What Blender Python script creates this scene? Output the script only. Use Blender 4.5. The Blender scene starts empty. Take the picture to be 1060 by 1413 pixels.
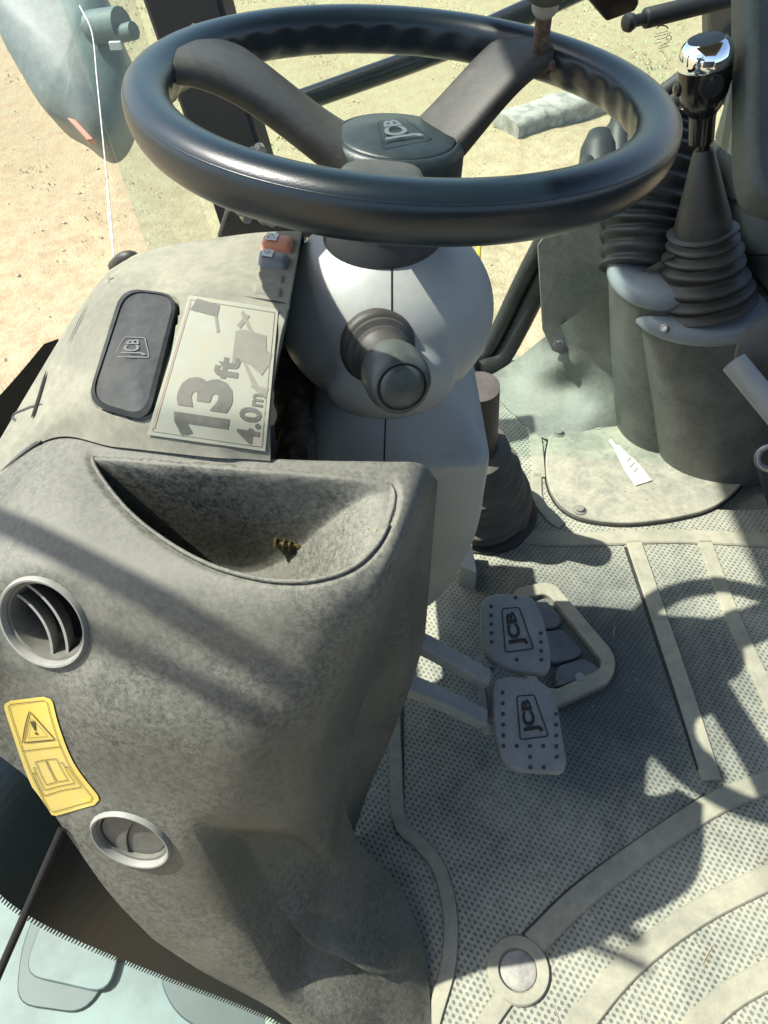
import bpy, bmesh, math, random
from mathutils import Vector, Matrix, noise
from mathutils.bvhtree import BVHTree
random.seed(7)
S = bpy.context.scene
COL = S.collection
PI = math.pi

# ------------------------------------------------------------------ camera
FPX, IW, IH = 1040.0, 1060.0, 1413.0
PITCH, ROLL = math.radians(49), math.radians(-2.5)
CAM = Vector((0, 0, 1.0))
F = Vector((0, math.cos(PITCH), -math.sin(PITCH)))
R0 = Vector((1, 0, 0)); U0 = R0.cross(F)
RR = R0*math.cos(ROLL) + U0*math.sin(ROLL)
UU = -R0*math.sin(ROLL) + U0*math.cos(ROLL)
cd = bpy.data.cameras.new('camera'); cam = bpy.data.objects.new('camera', cd); COL.objects.link(cam)
cd.sensor_fit = 'VERTICAL'; cd.sensor_height = 36.0; cd.lens = 36.0*FPX/IH
cd.clip_start = 0.02; cd.clip_end = 500
M3 = Matrix((RR, UU, -F)).transposed()
cam.matrix_world = Matrix.Translation(CAM) @ M3.to_4x4()
S.camera = cam

# ------------------------------------------------------------------ world and sun
TOSUN = Vector((-0.36, 0.06, 0.58)).normalized()
el = math.asin(TOSUN.z); az = math.atan2(TOSUN.x, TOSUN.y)
wd = bpy.data.worlds.new('World'); S.world = wd; wd.use_nodes = True
nt = wd.node_tree
bg = nt.nodes['Background']; sky = nt.nodes.new('ShaderNodeTexSky')
sky.sky_type = 'NISHITA'; sky.sun_disc = False; sky.sun_elevation = el; sky.sun_rotation = az
sky.ozone_density = 0.0; sky.dust_density = 2.0; sky.air_density = 1.0
nt.links.new(sky.outputs[0], bg.inputs[0]); bg.inputs[1].default_value = 0.15
sl = bpy.data.lights.new('sun', 'SUN'); sl.energy = 5.0; sl.angle = math.radians(0.6); sl.color = (1.0, .975, .87)
so = bpy.data.objects.new('sun', sl); COL.objects.link(so); so.location = (-3, -3, 8)
so.rotation_euler = TOSUN.to_track_quat('Z', 'Y').to_euler()
S.view_settings.view_transform = 'Standard'; S.view_settings.look = 'None'
S.view_settings.gamma = 1; S.view_settings.exposure = 1.05
S.cycles.max_bounces = 10; S.cycles.transparent_max_bounces = 16
S.cycles.use_denoising = True

# ------------------------------------------------------------------ measuring helpers
def ray(px, py):
    return F + RR*((px-IW/2)/FPX) + UU*((IH/2-py)/FPX)
def W(px, py, z=0.0):
    d = ray(px, py); return CAM + d*((z-CAM.z)/d.z)
def D(px, py, t):
    return CAM + ray(px, py)*t
def WY(px, py, y):
    d = ray(px, py); return CAM + d*(y/d.y)

# ------------------------------------------------------------------ materials
def N(nt, typ, **kw):
    n = nt.nodes.new(typ)
    for k, v in kw.items(): setattr(n, k, v)
    return n
def mth(nt, op, a, b=None, clamp=False):
    n = N(nt, 'ShaderNodeMath', operation=op); n.use_clamp = clamp
    for i, v in enumerate((a, b)):
        if v is None: continue
        if isinstance(v, (int, float)): n.inputs[i].default_value = v
        else: nt.links.new(v, n.inputs[i])
    return n.outputs[0]
def noise_n(nt, co, scale, detail=5, rough=.6, dist=0):
    n = N(nt, 'ShaderNodeTexNoise'); n.inputs['Scale'].default_value = scale
    n.inputs['Detail'].default_value = detail; n.inputs['Roughness'].default_value = rough; n.inputs['Distortion'].default_value = dist
    nt.links.new(co, n.inputs['Vector']); return n.outputs['Fac']
def ramp(nt, v, a, b, lo=0., hi=1.):
    n = N(nt, 'ShaderNodeMapRange'); n.interpolation_type = 'SMOOTHSTEP'
    nt.links.new(v, n.inputs[0]); n.inputs[1].default_value = a; n.inputs[2].default_value = b
    n.inputs[3].default_value = lo; n.inputs[4].default_value = hi
    return n.outputs[0]
def mixc(nt, f, a, b):
    n = N(nt, 'ShaderNodeMix', data_type='RGBA')
    for i, v in ((0, f), (6, a), (7, b)):
        if isinstance(v, (int, float)): n.inputs[i].default_value = v
        elif isinstance(v, tuple): n.inputs[i].default_value = (*v, 1)
        else: nt.links.new(v, n.inputs[i])
    return n.outputs[2]
def newmat(name):
    m = bpy.data.materials.new(name); m.use_nodes = True
    nt = m.node_tree; b = nt.nodes['Principled BSDF']
    co = N(nt, 'ShaderNodeNewGeometry').outputs['Position']
    return m, nt, b, co
def bump(nt, b, h, strength, dist=.001, chain=None):
    n = N(nt, 'ShaderNodeBump'); n.inputs['Strength'].default_value = strength; n.inputs['Distance'].default_value = dist
    nt.links.new(h, n.inputs['Height'])
    if chain is not None: nt.links.new(chain, n.inputs['Normal'])
    nt.links.new(n.outputs[0], b.inputs['Normal']); return n.outputs[0]
def dusty(name, base, dust=(.42, .38, .29), amt=.5, rough=.55, grain=.3, gscale=1600, metal=0., up=.35, spots=0., spec=.5, blotch=14):
    """worn plastic or rubber: base colour under a film of dust that lies thicker on what faces up"""
    m, nt, b, co = newmat(name)
    n1 = noise_n(nt, co, blotch, 6, .65, .6); n2 = noise_n(nt, co, 130, 4, .7); n3 = noise_n(nt, co, 900, 3, .6)
    nz = N(nt, 'ShaderNodeSeparateXYZ'); nt.links.new(N(nt, 'ShaderNodeNewGeometry').outputs['True Normal'], nz.inputs[0])
    upf = ramp(nt, nz.outputs[2], -.2, 1., 0, up)
    f = mth(nt, 'ADD', mth(nt, 'MULTIPLY', ramp(nt, n1, .32, .68), .55), mth(nt, 'MULTIPLY', ramp(nt, n2, .3, .7), .3))
    f = mth(nt, 'ADD', f, mth(nt, 'MULTIPLY', n3, .25))
    f = mth(nt, 'MULTIPLY', f, amt); f = mth(nt, 'ADD', f, upf if up else 0.)
    if spots:
        na = noise_n(nt, co, 260, 4, .62, .8); nb = noise_n(nt, co, 340, 3, .6, 1.8)
        ridge = ramp(nt, mth(nt, 'ABSOLUTE', mth(nt, 'SUBTRACT', nb, .5)), .0, .07, 1, 0)
        ed = mth(nt, 'ADD', mth(nt, 'MULTIPLY', ramp(nt, na, .36, .62), .6), mth(nt, 'MULTIPLY', ridge, .5))
        big = ramp(nt, noise_n(nt, co, 11, 3, .5), .38, .6, .35, 1)
        f = mth(nt, 'ADD', f, mth(nt, 'MULTIPLY', mth(nt, 'MULTIPLY', mth(nt, 'SUBTRACT', ed, .5), big), spots))
    f = mth(nt, 'MINIMUM', mth(nt, 'MAXIMUM', f, 0.), .96)
    nt.links.new(mixc(nt, f, base, dust), b.inputs['Base Color'])
    nt.links.new(ramp(nt, f, 0, .8, rough, min(.95, rough+.35)), b.inputs['Roughness'])
    b.inputs['Metallic'].default_value = metal; b.inputs['Specular IOR Level'].default_value = spec
    if grain:
        g = noise_n(nt, co, gscale, 2, .5); bump(nt, b, g, grain, .0006)
    return m
def mat_mat(name, base, dust, amt, pitch=.0074, holes=True, stain=0.):
    """rubber floor mat pierced with rows of small round dimples"""
    m, nt, b, co = newmat(name)
    mp = N(nt, 'ShaderNodeMapping'); nt.links.new(co, mp.inputs[0]); mp.inputs['Rotation'].default_value = (0, 0, math.radians(12))
    mp.inputs['Scale'].default_value = (1/pitch, 1/(pitch*1.732), 0)
    ds = []
    for off in (0., .5):
        a = N(nt, 'ShaderNodeVectorMath', operation='ADD'); nt.links.new(mp.outputs[0], a.inputs[0]); a.inputs[1].default_value = (off, off, 0)
        fr = N(nt, 'ShaderNodeVectorMath', operation='FRACTION'); nt.links.new(a.outputs[0], fr.inputs[0])
        s = N(nt, 'ShaderNodeVectorMath', operation='SUBTRACT'); nt.links.new(fr.outputs[0], s.inputs[0]); s.inputs[1].default_value = (.5, .5, 0)
        k = N(nt, 'ShaderNodeVectorMath', operation='MULTIPLY'); nt.links.new(s.outputs[0], k.inputs[0]); k.inputs[1].default_value = (1, 1.732, 0)
        l = N(nt, 'ShaderNodeVectorMath', operation='LENGTH'); nt.links.new(k.outputs[0], l.inputs[0]); ds.append(l.outputs['Value'])
    d = mth(nt, 'MINIMUM', ds[0], ds[1]); hole = ramp(nt, d, .18, .34, 1, 0)
    n1 = noise_n(nt, co, 9, 7, .7, .8); n2 = noise_n(nt, co, 70, 4, .7); n3 = noise_n(nt, co, 500, 3, .7)
    f = mth(nt, 'ADD', mth(nt, 'MULTIPLY', ramp(nt, n1, .3, .7, .45, 1), .55), mth(nt, 'MULTIPLY', ramp(nt, n2, .25, .75, .3, 1), .3))
    f = mth(nt, 'ADD', f, mth(nt, 'MULTIPLY', n3, .3)); f = mth(nt, 'MULTIPLY', f, amt)
    if stain:
        # damp bluish wear patch of its own where the heels rub
        gp = N(nt, 'ShaderNodeVectorMath', operation='DISTANCE'); nt.links.new(co, gp.inputs[0]); gp.inputs[1].default_value = (.31, .54, 0)
        dd = mth(nt, 'ADD', gp.outputs['Value'], mth(nt, 'MULTIPLY', mth(nt, 'SUBTRACT', n1, .5), .15))
        st = ramp(nt, dd, .05, .30, 1, 0); f = mth(nt, 'MULTIPLY', f, mth(nt, 'SUBTRACT', 1., mth(nt, 'MULTIPLY', st, stain)))
    c = mixc(nt, mth(nt, 'MINIMUM', f, 1.), base, dust)
    if holes:
        hv = mth(nt, 'MULTIPLY', hole, ramp(nt, n1, .3, .7, .75, .45))
        c = mixc(nt, hv, c, tuple(x*.8 for x in base))
    nt.links.new(c, b.inputs['Base Color']); b.inputs['Roughness'].default_value = .75; b.inputs['Specular IOR Level'].default_value = .35
    h = mth(nt, 'ADD', mth(nt, 'MULTIPLY', hole, -1. if holes else 0.), mth(nt, 'MULTIPLY', n3, .12)); bump(nt, b, h, .6, .0012)
    return m
def plain(name, col, rough=.5, metal=0., grain=0., spec=.5, var=.0, vs=60):
    m, nt, b, co = newmat(name)
    if var:
        n = noise_n(nt, co, vs, 5, .65)
        nt.links.new(mixc(nt, ramp(nt, n, .3, .7), tuple(max(0, x*(1-var)) for x in col), tuple(min(1, x*(1+var)) for x in col)), b.inputs['Base Color'])
    else: b.inputs['Base Color'].default_value = (*col, 1)
    b.inputs['Roughness'].default_value = rough; b.inputs['Metallic'].default_value = metal; b.inputs['Specular IOR Level'].default_value = spec
    if grain: bump(nt, b, noise_n(nt, co, 1200, 2, .5), grain, .0005)
    return m
def glass(name, dust=.12, tint=(.9, .97, .95), dcol=(.75, .85, .8), streak=True):
    m, nt, b, co = newmat(name); nt.nodes.remove(b)
    out = nt.nodes['Material Output']
    tr = N(nt, 'ShaderNodeBsdfTransparent'); tr.inputs[0].default_value = (*tint, 1)
    gl = N(nt, 'ShaderNodeBsdfGlossy'); gl.inputs['Roughness'].default_value = .03
    df = N(nt, 'ShaderNodeBsdfDiffuse'); df.inputs[0].default_value = (*dcol, 1)
    fr = N(nt, 'ShaderNodeLayerWeight'); fr.inputs[0].default_value = .5
    frv = mth(nt, 'ADD', mth(nt, 'MULTIPLY', mth(nt, 'POWER', fr.outputs['Facing'], 5.), .6), .02)
    m1 = N(nt, 'ShaderNodeMixShader'); m2 = N(nt, 'ShaderNodeMixShader')
    nt.links.new(frv, m1.inputs[0]); nt.links.new(tr.outputs[0], m1.inputs[1]); nt.links.new(gl.outputs[0], m1.inputs[2])
    n = noise_n(nt, co, 6, 5, .6); n2 = noise_n(nt, co, 240, 3, .8)
    f = mth(nt, 'MULTIPLY', mth(nt, 'ADD', ramp(nt, n, .3, .7, .5, 1.2), ramp(nt, n2, .56, .72, 0, .8)), dust)
    nt.links.new(f, m2.inputs[0]); nt.links.new(m1.outputs[0], m2.inputs[1]); nt.links.new(df.outputs[0], m2.inputs[2])
    nt.links.new(m2.outputs[0], out.inputs[0])
    return m

MT = {}
MT['console'] = dusty('console_plastic', (.024, .029, .028), (.305, .30, .243), amt=.40, rough=.5, grain=.3, gscale=1300, up=.18, spots=.36, blotch=5)
MT['pod'] = dusty('dusty_pod_plastic', (.036, .042, .039), (.29, .285, .22), amt=.6, rough=.6, grain=.3, up=.36, blotch=10)
MT['cowl'] = dusty('pale_cowl_plastic', (.26, .295, .30), (.47, .445, .36), amt=.48, rough=.36, grain=.12, up=.08, blotch=9)
MT['black_rubber'] = dusty('black_rubber', (.012, .014, .016), (.20, .19, .16), amt=.10, rough=.5, grain=.2, up=.03)
MT['bellows'] = dusty('dusty_rubber_boot', (.012, .014, .014), (.26, .24, .2), amt=.12, rough=.5, grain=.2, up=.07)
MT['wheel'] = dusty('handled_wheel_rubber', (.004, .012, .019), (.12, .14, .135), amt=.035, rough=.3, grain=.2, gscale=1400, up=.002, spec=.5)
MT['spoke'] = dusty('wheel_spoke_plastic', (.012, .015, .017), (.30, .28, .22), amt=.19, rough=.5, grain=.45, gscale=1100, up=.02)
MT['hub'] = dusty('wheel_hub_plastic', (.008, .020, .024), (.28, .3, .27), amt=.10, rough=.34, grain=.35, up=.01)
MT['mat'] = mat_mat('pierced_mat_rubber', (.038, .056, .062), (.46, .46, .36), .88, stain=.82)
MT['mat_smooth'] = mat_mat('smooth_mat_rubber', (.065, .078, .076), (.44, .425, .32), .88, holes=False)
MT['floorsteel'] = dusty('painted_floor_steel', (.085, .10, .095), (.37, .36, .28), amt=.85, rough=.6, grain=.15, up=.2, blotch=16)
MT['kick'] = dusty('painted_kick_panel', (.085, .10, .094), (.40, .39, .32), amt=.5, rough=.5, grain=.15, up=.12, blotch=11)
MT['pedestal'] = dusty('pedestal_plastic', (.040, .050, .048), (.38, .36, .30), amt=.28, rough=.4, grain=.15, up=.06)
MT['ring'] = dusty('pedestal_top_plastic', (.17, .20, .22), (.42, .44, .42), amt=.25, rough=.34, grain=.1, up=.05)
MT['darkplastic'] = dusty('dark_trim_plastic', (.014, .016, .017), (.22, .21, .18), amt=.12, rough=.5, grain=.3, up=.03)
MT['sidepanel'] = dusty('side_trim_plastic', (.030, .040, .040), (.25, .26, .23), amt=.2, rough=.5, grain=.35, up=.04)
MT['black'] = plain('matt_black', (.008, .008, .009), .6, grain=.3)
MT['gloss_black'] = plain('gloss_black', (.006, .006, .007), .18, spec=.6)
MT['void'] = plain('unlit_black', (.003, .003, .003), .9)
MT['chrome'] = plain('polished_chrome', (.85, .87, .9), .06, 1.)
MT['steel'] = plain('worn_steel', (.32, .31, .3), .38, 1., var=.3)
MT['rust'] = plain('rusted_steel', (.10, .07, .055), .7, .3, grain=.6, var=.5, vs=160)
MT['pedal'] = dusty('pedal_rubber', (.17, .185, .188), (.42, .42, .38), amt=.55, rough=.6, grain=.3, up=.08)
MT['pedal_pit'] = plain('pedal_stud_dark', (.035, .045, .055), .5)
MT['pedal_arm'] = dusty('pedal_arm_paint', (.20, .215, .21), (.46, .45, .39), amt=.55, rough=.55, grain=.1, up=.15)
MT['vent'] = dusty('vent_grey_plastic', (.14, .15, .148), (.40, .39, .34), amt=.5, rough=.45, grain=.15, up=.12)
MT['vent_dark'] = dusty('vent_dark_plastic', (.040, .045, .045), (.28, .27, .22), amt=.45, rough=.5, grain=.15, up=.1)
MT['screen'] = dusty('smoked_display_plastic', (.006, .010, .016), (.36, .36, .32), amt=.13, rough=.5, grain=.0, up=.02, spec=.12)
MT['label'] = dusty('faded_label_film', (.20, .235, .20), (.30, .28, .21), amt=.75, rough=.55, grain=.05, up=.10, blotch=25)
MT['print'] = dusty('faded_print', (.018, .024, .025), (.26, .25, .20), amt=.42, rough=.6, grain=0, up=.10, blotch=22)
MT['red'] = dusty('faded_red_print', (.35, .07, .06), (.42, .39, .32), amt=.6, rough=.5, grain=0)
MT['orange'] = dusty('orange_switch_plastic', (.55, .13, .035), (.5, .42, .32), amt=.35, rough=.4, grain=.1, up=.1)
MT['switch'] = dusty('grey_switch_plastic', (.05, .065, .08), (.45, .45, .42), amt=.4, rough=.4, grain=.1, up=.12)
MT['yellow'] = dusty('yellow_label_film', (.60, .44, .05), (.46, .41, .25), amt=.5, rough=.45, grain=.02, up=.05)
MT['ink'] = plain('black_ink', (.05, .045, .02), .6)
MT['white_print'] = plain('white_print', (.62, .64, .62), .5, var=.15)
MT['tube_white'] = dusty('crumpled_white_tube', (.55, .55, .53), (.45, .42, .34), amt=.35, rough=.4, grain=.1, up=.05)
MT['mud'] = plain('dried_mud', (.085, .065, .05), .9, grain=1., var=.4, vs=120)
MT['yellow_paint'] = plain('yellow_paint', (.75, .45, .03), .4)
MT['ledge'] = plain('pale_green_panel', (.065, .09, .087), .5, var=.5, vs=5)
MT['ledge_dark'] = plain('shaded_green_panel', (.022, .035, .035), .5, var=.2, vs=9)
MT['mirrorback'] = plain('grey_mirror_plastic', (.10, .13, .125), .55, grain=.3, var=.15)
MT['amber'] = plain('amber_plastic', (.30, .12, .06), .4)
MT['cord'] = plain('white_cord', (.6, .62, .6), .5)
MT['clipmetal'] = plain('brassy_clip', (.20, .16, .07), .4, .7, var=.4, vs=300)
MT['glass'] = glass('window_glass', .02)
MT['glass_dusty'] = glass('dusty_window_glass', .16, tint=(.99, .995, .99), dcol=(.82, .86, .80))
MT['door_glass'] = glass('dusty_door_glass', .05, tint=(.86, .98, .96), dcol=(.6, .84, .82))

# ------------------------------------------------------------------ object helpers
ORG = {}
def base_of(parent):
    return ORG.get(parent.name, Vector((0, 0, 0))) if parent else Vector((0, 0, 0))
def mesh(name, verts, faces, mat, parent=None, smooth=True, bevel=0, seg=2, sub=0, auto=None, org=None):
    verts = [Vector(v) for v in verts]
    if parent is None:
        o0 = org if org is not None else Vector((sum(v.x for v in verts)/len(verts), sum(v.y for v in verts)/len(verts), min(v.z for v in verts)))
    else: o0 = base_of(parent)
    me = bpy.data.meshes.new(name); me.from_pydata([tuple(v-o0) for v in verts], [], faces); me.update()
    bm = bmesh.new(); bm.from_mesh(me); bmesh.ops.recalc_face_normals(bm, faces=bm.faces); bm.to_mesh(me); bm.free()
    me.materials.append(mat if not isinstance(mat, str) else MT[mat])
    o = bpy.data.objects.new(name, me); COL.objects.link(o); ORG[o.name] = o0
    if parent is not None: o.parent = parent
    else: o.location = o0
    if smooth: me.polygons.foreach_set('use_smooth', [True]*len(me.polygons))
    if bevel:
        b = o.modifiers.new('bevel', 'BEVEL'); b.width = bevel; b.segments = seg; b.limit_method = 'ANGLE'; b.angle_limit = math.radians(35)
        b.harden_normals = False
    if sub:
        s = o.modifiers.new('sub', 'SUBSURF'); s.levels = sub; s.render_levels = sub
    if smooth and auto is not None:
        ed = me.edges; 
        bm = bmesh.new(); bm.from_mesh(me)
        for e in bm.edges:
            if len(e.link_faces) == 2 and e.calc_face_angle(0) > math.radians(auto): e.smooth = False
        bm.to_mesh(me); bm.free()
    return o
def thing(name, loc, label, cat, group=None):
    o = bpy.data.objects.new(name, None); COL.objects.link(o); o.location = loc; o.empty_display_size = .02
    ORG[o.name] = Vector(loc); tag(o, label, cat, group); return o
def tag(o, label=None, cat=None, group=None, kind=None):
    if label: o['label'] = label
    if cat: o['category'] = cat
    if group: o['group'] = group
    if kind: o['kind'] = kind
    return o
def frame_of(d, hint=None):
    d = d.normalized(); h = hint or (Vector((0, 0, 1)) if abs(d.z) < .9 else Vector((1, 0, 0)))
    a = h.cross(d).normalized(); return a, d.cross(a).normalized()
def loft(rings, cap=True, closed=False):
    n = len(rings[0]); V = [v for r in rings for v in r]; Fs = []
    m = len(rings)
    for i in range(m-1 + (1 if closed else 0)):
        a, b = i*n, ((i+1) % m)*n
        for j in range(n):
            k = (j+1) % n; Fs.append((a+j, a+k, b+k, b+j))
    if cap and not closed:
        Fs.append(tuple(range(n))); Fs.append(tuple(range((m-1)*n, m*n)))
    return V, Fs
def tube_vf(pts, r, n=16, hint=None, flat=1.):
    pts = [Vector(p) for p in pts]; rs = r if isinstance(r, (list, tuple)) else [r]*len(pts); rings = []
    pa = None
    for i, p in enumerate(pts):
        d = (pts[min(i+1, len(pts)-1)] - pts[max(i-1, 0)])
        if pa is None: a, b = frame_of(d, hint)
        else:
            dn = d.normalized(); a = (pa - dn*pa.dot(dn)).normalized(); b = dn.cross(a)
        pa = a
        rings.append([p + a*math.cos(2*PI*j/n)*rs[i] + b*math.sin(2*PI*j/n)*rs[i]*flat for j in range(n)])
    return loft(rings)
def tube(name, pts, r, mat, parent=None, n=16, auto=50, **k):
    v, f = tube_vf(pts, r, n, **k); return mesh(name, v, f, mat, parent, auto=auto)
def lathe_vf(c, axis, prof, n=48, a=None, ell=1., cap=True):
    """prof: list of (radius, height along axis)"""
    axis = Vector(axis).normalized(); a, b = frame_of(axis, a)
    rings = [[c + axis*h + a*math.cos(2*PI*j/n)*max(r, 1e-5) + b*math.sin(2*PI*j/n)*max(r, 1e-5)*ell for j in range(n)] for r, h in prof]
    return loft(rings, cap)
def lathe(name, c, axis, prof, mat, parent=None, n=48, auto=40, **k):
    v, f = lathe_vf(Vector(c), axis, prof, n, **k); return mesh(name, v, f, mat, parent, auto=auto)
def crom(P, t):
    """Catmull-Rom through the list P at t in [0, len-1]"""
    n = len(P)-1; i = min(int(t), n-1); u = t-i
    p1, p2 = P[i], P[i+1]; p0 = P[i-1] if i > 0 else p1*2-p2; p3 = P[i+2] if i+2 <= n else p2*2-p1
    return (p1*2 + (p2-p0)*u + (p0*2-p1*5+p2*4-p3)*(u*u) + (p1*3-p0-p2*3+p3)*(u*u*u))*.5
def spline(P, k=8, closed=False):
    P = [Vector(p) for p in P]
    if closed:
        Q = P[-2:]+P+P[:3]; Q = [Vector(q) for q in Q]
        return [crom(Q, 2+i/k) for i in range(len(P)*k)]
    return [crom(P, i/k) for i in range((len(P)-1)*k+1)]
def rounded(P, r, k=5):
    """round the corners of a closed polygon (vectors of any dimension)"""
    out = []; n = len(P); rr = r if isinstance(r, (list, tuple)) else [r]*n
    for i in range(n):
        p = Vector(P[i]); a = Vector(P[i-1])-p; b = Vector(P[(i+1) % n])-p
        q = min(rr[i], a.length*.48, b.length*.48); A = p+a.normalized()*q; B = p+b.normalized()*q
        for j in range(k+1):
            t = j/k; out.append(A*(1-t)**2 + p*2*t*(1-t) + B*t*t)
    return out
def prism(name, top, ext, mat, parent=None, bevel=0, smooth=True, **k):
    """closed outline (3D) pushed along ext"""
    n = len(top); ext = Vector(ext); V = [Vector(p) for p in top]+[Vector(p)+ext for p in top]
    Fs = [tuple(range(n)), tuple(range(2*n-1, n-1, -1))]+[(i, (i+1) % n, n+(i+1) % n, n+i) for i in range(n)]
    return mesh(name, V, Fs, mat, parent, smooth=smooth, bevel=bevel, auto=40, **k)
def band(name, pts, w, h, mat, parent=None, crown=.5, z0=0.):
    """raised strip along a path on the floor (list of 3D points), width w or list"""
    pts = [Vector(p) for p in pts]; ws = w if isinstance(w, list) else [w]*len(pts); rings = []
    for i, p in enumerate(pts):
        d = pts[min(i+1, len(pts)-1)]-pts[max(i-1, 0)]; d.z = 0; d.normalize(); s = Vector((-d.y, d.x, 0))*ws[i]*.5
        u = Vector((0, 0, 1))
        rings.append([p-s+u*(z0-.002), p-s+u*(z0+h*.5), p-s*.86+u*(z0+h), p+s*.86+u*(z0+h), p+s+u*(z0+h*.5), p+s+u*(z0-.002)])
    v, f = loft(rings); return mesh(name, v, f, mat, parent, auto=40)
def box(name, lo, hi, mat, parent=None, bevel=.004):
    x0, y0, z0 = lo; x1, y1, z1 = hi
    V = [(x0, y0, z0), (x1, y0, z0), (x1, y1, z0), (x0, y1, z0), (x0, y0, z1), (x1, y0, z1), (x1, y1, z1), (x0, y1, z1)]
    return mesh(name, V, [(0, 1, 2, 3), (4, 5, 6, 7), (0, 1, 5, 4), (1, 2, 6, 5), (2, 3, 7, 6), (3, 0, 4, 7)], mat, parent, smooth=False, bevel=bevel)

class Patch:
    """smooth surface through a net of (pixel x, pixel y, height) points turned into real points"""
    def __init__(s, net, nu, nv, post=None):
        rows = [[Vector(p) for p in r] for r in net]; s.nu, s.nv = nu, nv; s.V = []; s.px = []
        for j in range(nv+1):
            tv = j/nv*(len(rows)-1)
            for i in range(nu+1):
                cr = [crom(r, i/nu*(len(r)-1)) for r in rows]
                q = crom(cr, tv); s.px.append((q.x, q.y)); s.V.append(W(q.x, q.y, q.z))
        s.F = [(j*(nu+1)+i, j*(nu+1)+i+1, (j+1)*(nu+1)+i+1, (j+1)*(nu+1)+i) for j in range(nv) for i in range(nu)]
        s.bvh = BVHTree.FromPolygons(s.V, s.F)
    def hit(s, px, py, off=0.):
        d = ray(px, py).normalized(); loc, nor, idx, dist = s.bvh.ray_cast(CAM, d)
        if loc is None:
            loc, nor, idx, dist = s.bvh.find_nearest(W(px, py, .55)); 
        if nor.dot(d) > 0: nor = -nor
        return loc+nor*off, nor
def text_mesh(body, bold=0., ax=1.):
    cu = bpy.data.curves.new('lettering', 'FONT'); cu.body = body; cu.offset = bold; cu.resolution_u = 3
    o = bpy.data.objects.new('lettering', cu); COL.objects.link(o)
    dg = bpy.context.evaluated_depsgraph_get(); me = bpy.data.meshes.new_from_object(o.evaluated_get(dg))
    bm = bmesh.new(); bm.from_mesh(me); bmesh.ops.triangulate(bm, faces=bm.faces)
    for _ in range(4):
        lg = [e for e in bm.edges if e.calc_length() > .09]
        if lg: bmesh.ops.subdivide_edges(bm, edges=lg, cuts=1); bmesh.ops.triangulate(bm, faces=bm.faces)
    vs = [v.co.copy() for v in bm.verts]; bm.verts.index_update(); fs = [tuple(v.index for v in f.verts) for f in bm.faces]
    bm.free(); bpy.data.objects.remove(o); bpy.data.curves.remove(cu); bpy.data.meshes.remove(me)
    x0 = min(v.x for v in vs); x1 = max(v.x for v in vs); y0 = min(v.y for v in vs); y1 = max(v.y for v in vs)
    return [((v.x-x0)/(x1-x0), (v.y-y0)/(y1-y0)) for v in vs], fs
def put_text(name, body, place, mat, parent, bold=0.):
    """place(u, v) -> 3D point for u along the line and v up the letters"""
    uv, fs = text_mesh(body, bold); return mesh(name, [place(u, v) for u, v in uv], fs, mat, parent, smooth=False)
def stroke(name, pts, w, mat, parent, nor, closed=False, h=.0004):
    """flat printed line through 3D points"""
    pts = [Vector(p) for p in pts]; n = len(pts); V = []; 
    for i, p in enumerate(pts):
        a = pts[(i+1) % n] if (closed or i < n-1) else p; b = pts[i-1] if (closed or i > 0) else p
        d = (a-b).normalized(); s = nor.cross(d).normalized()*w*.5; V += [p+s+nor*h, p-s+nor*h]
    Fs = [(2*i, 2*i+1, (2*i+3) % (2*n), (2*i+2) % (2*n)) for i in range(n if closed else n-1)]
    return V, Fs
def join_vf(parts):
    V, Fs = [], []
    for v, f in parts:
        o = len(V); V += list(v); Fs += [tuple(i+o for i in q) for q in f]
    return V, Fs
def sm(x): x = max(0., min(1., x)); return x*x*(3-2*x)
def bil(q, s, t):
    """quad (bl, tl, tr, br) in pixels; s up the left edge, t left to right"""
    a = Vector(q[0]).lerp(Vector(q[1]), s); b = Vector(q[3]).lerp(Vector(q[2]), s); return a.lerp(b, t)

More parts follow.
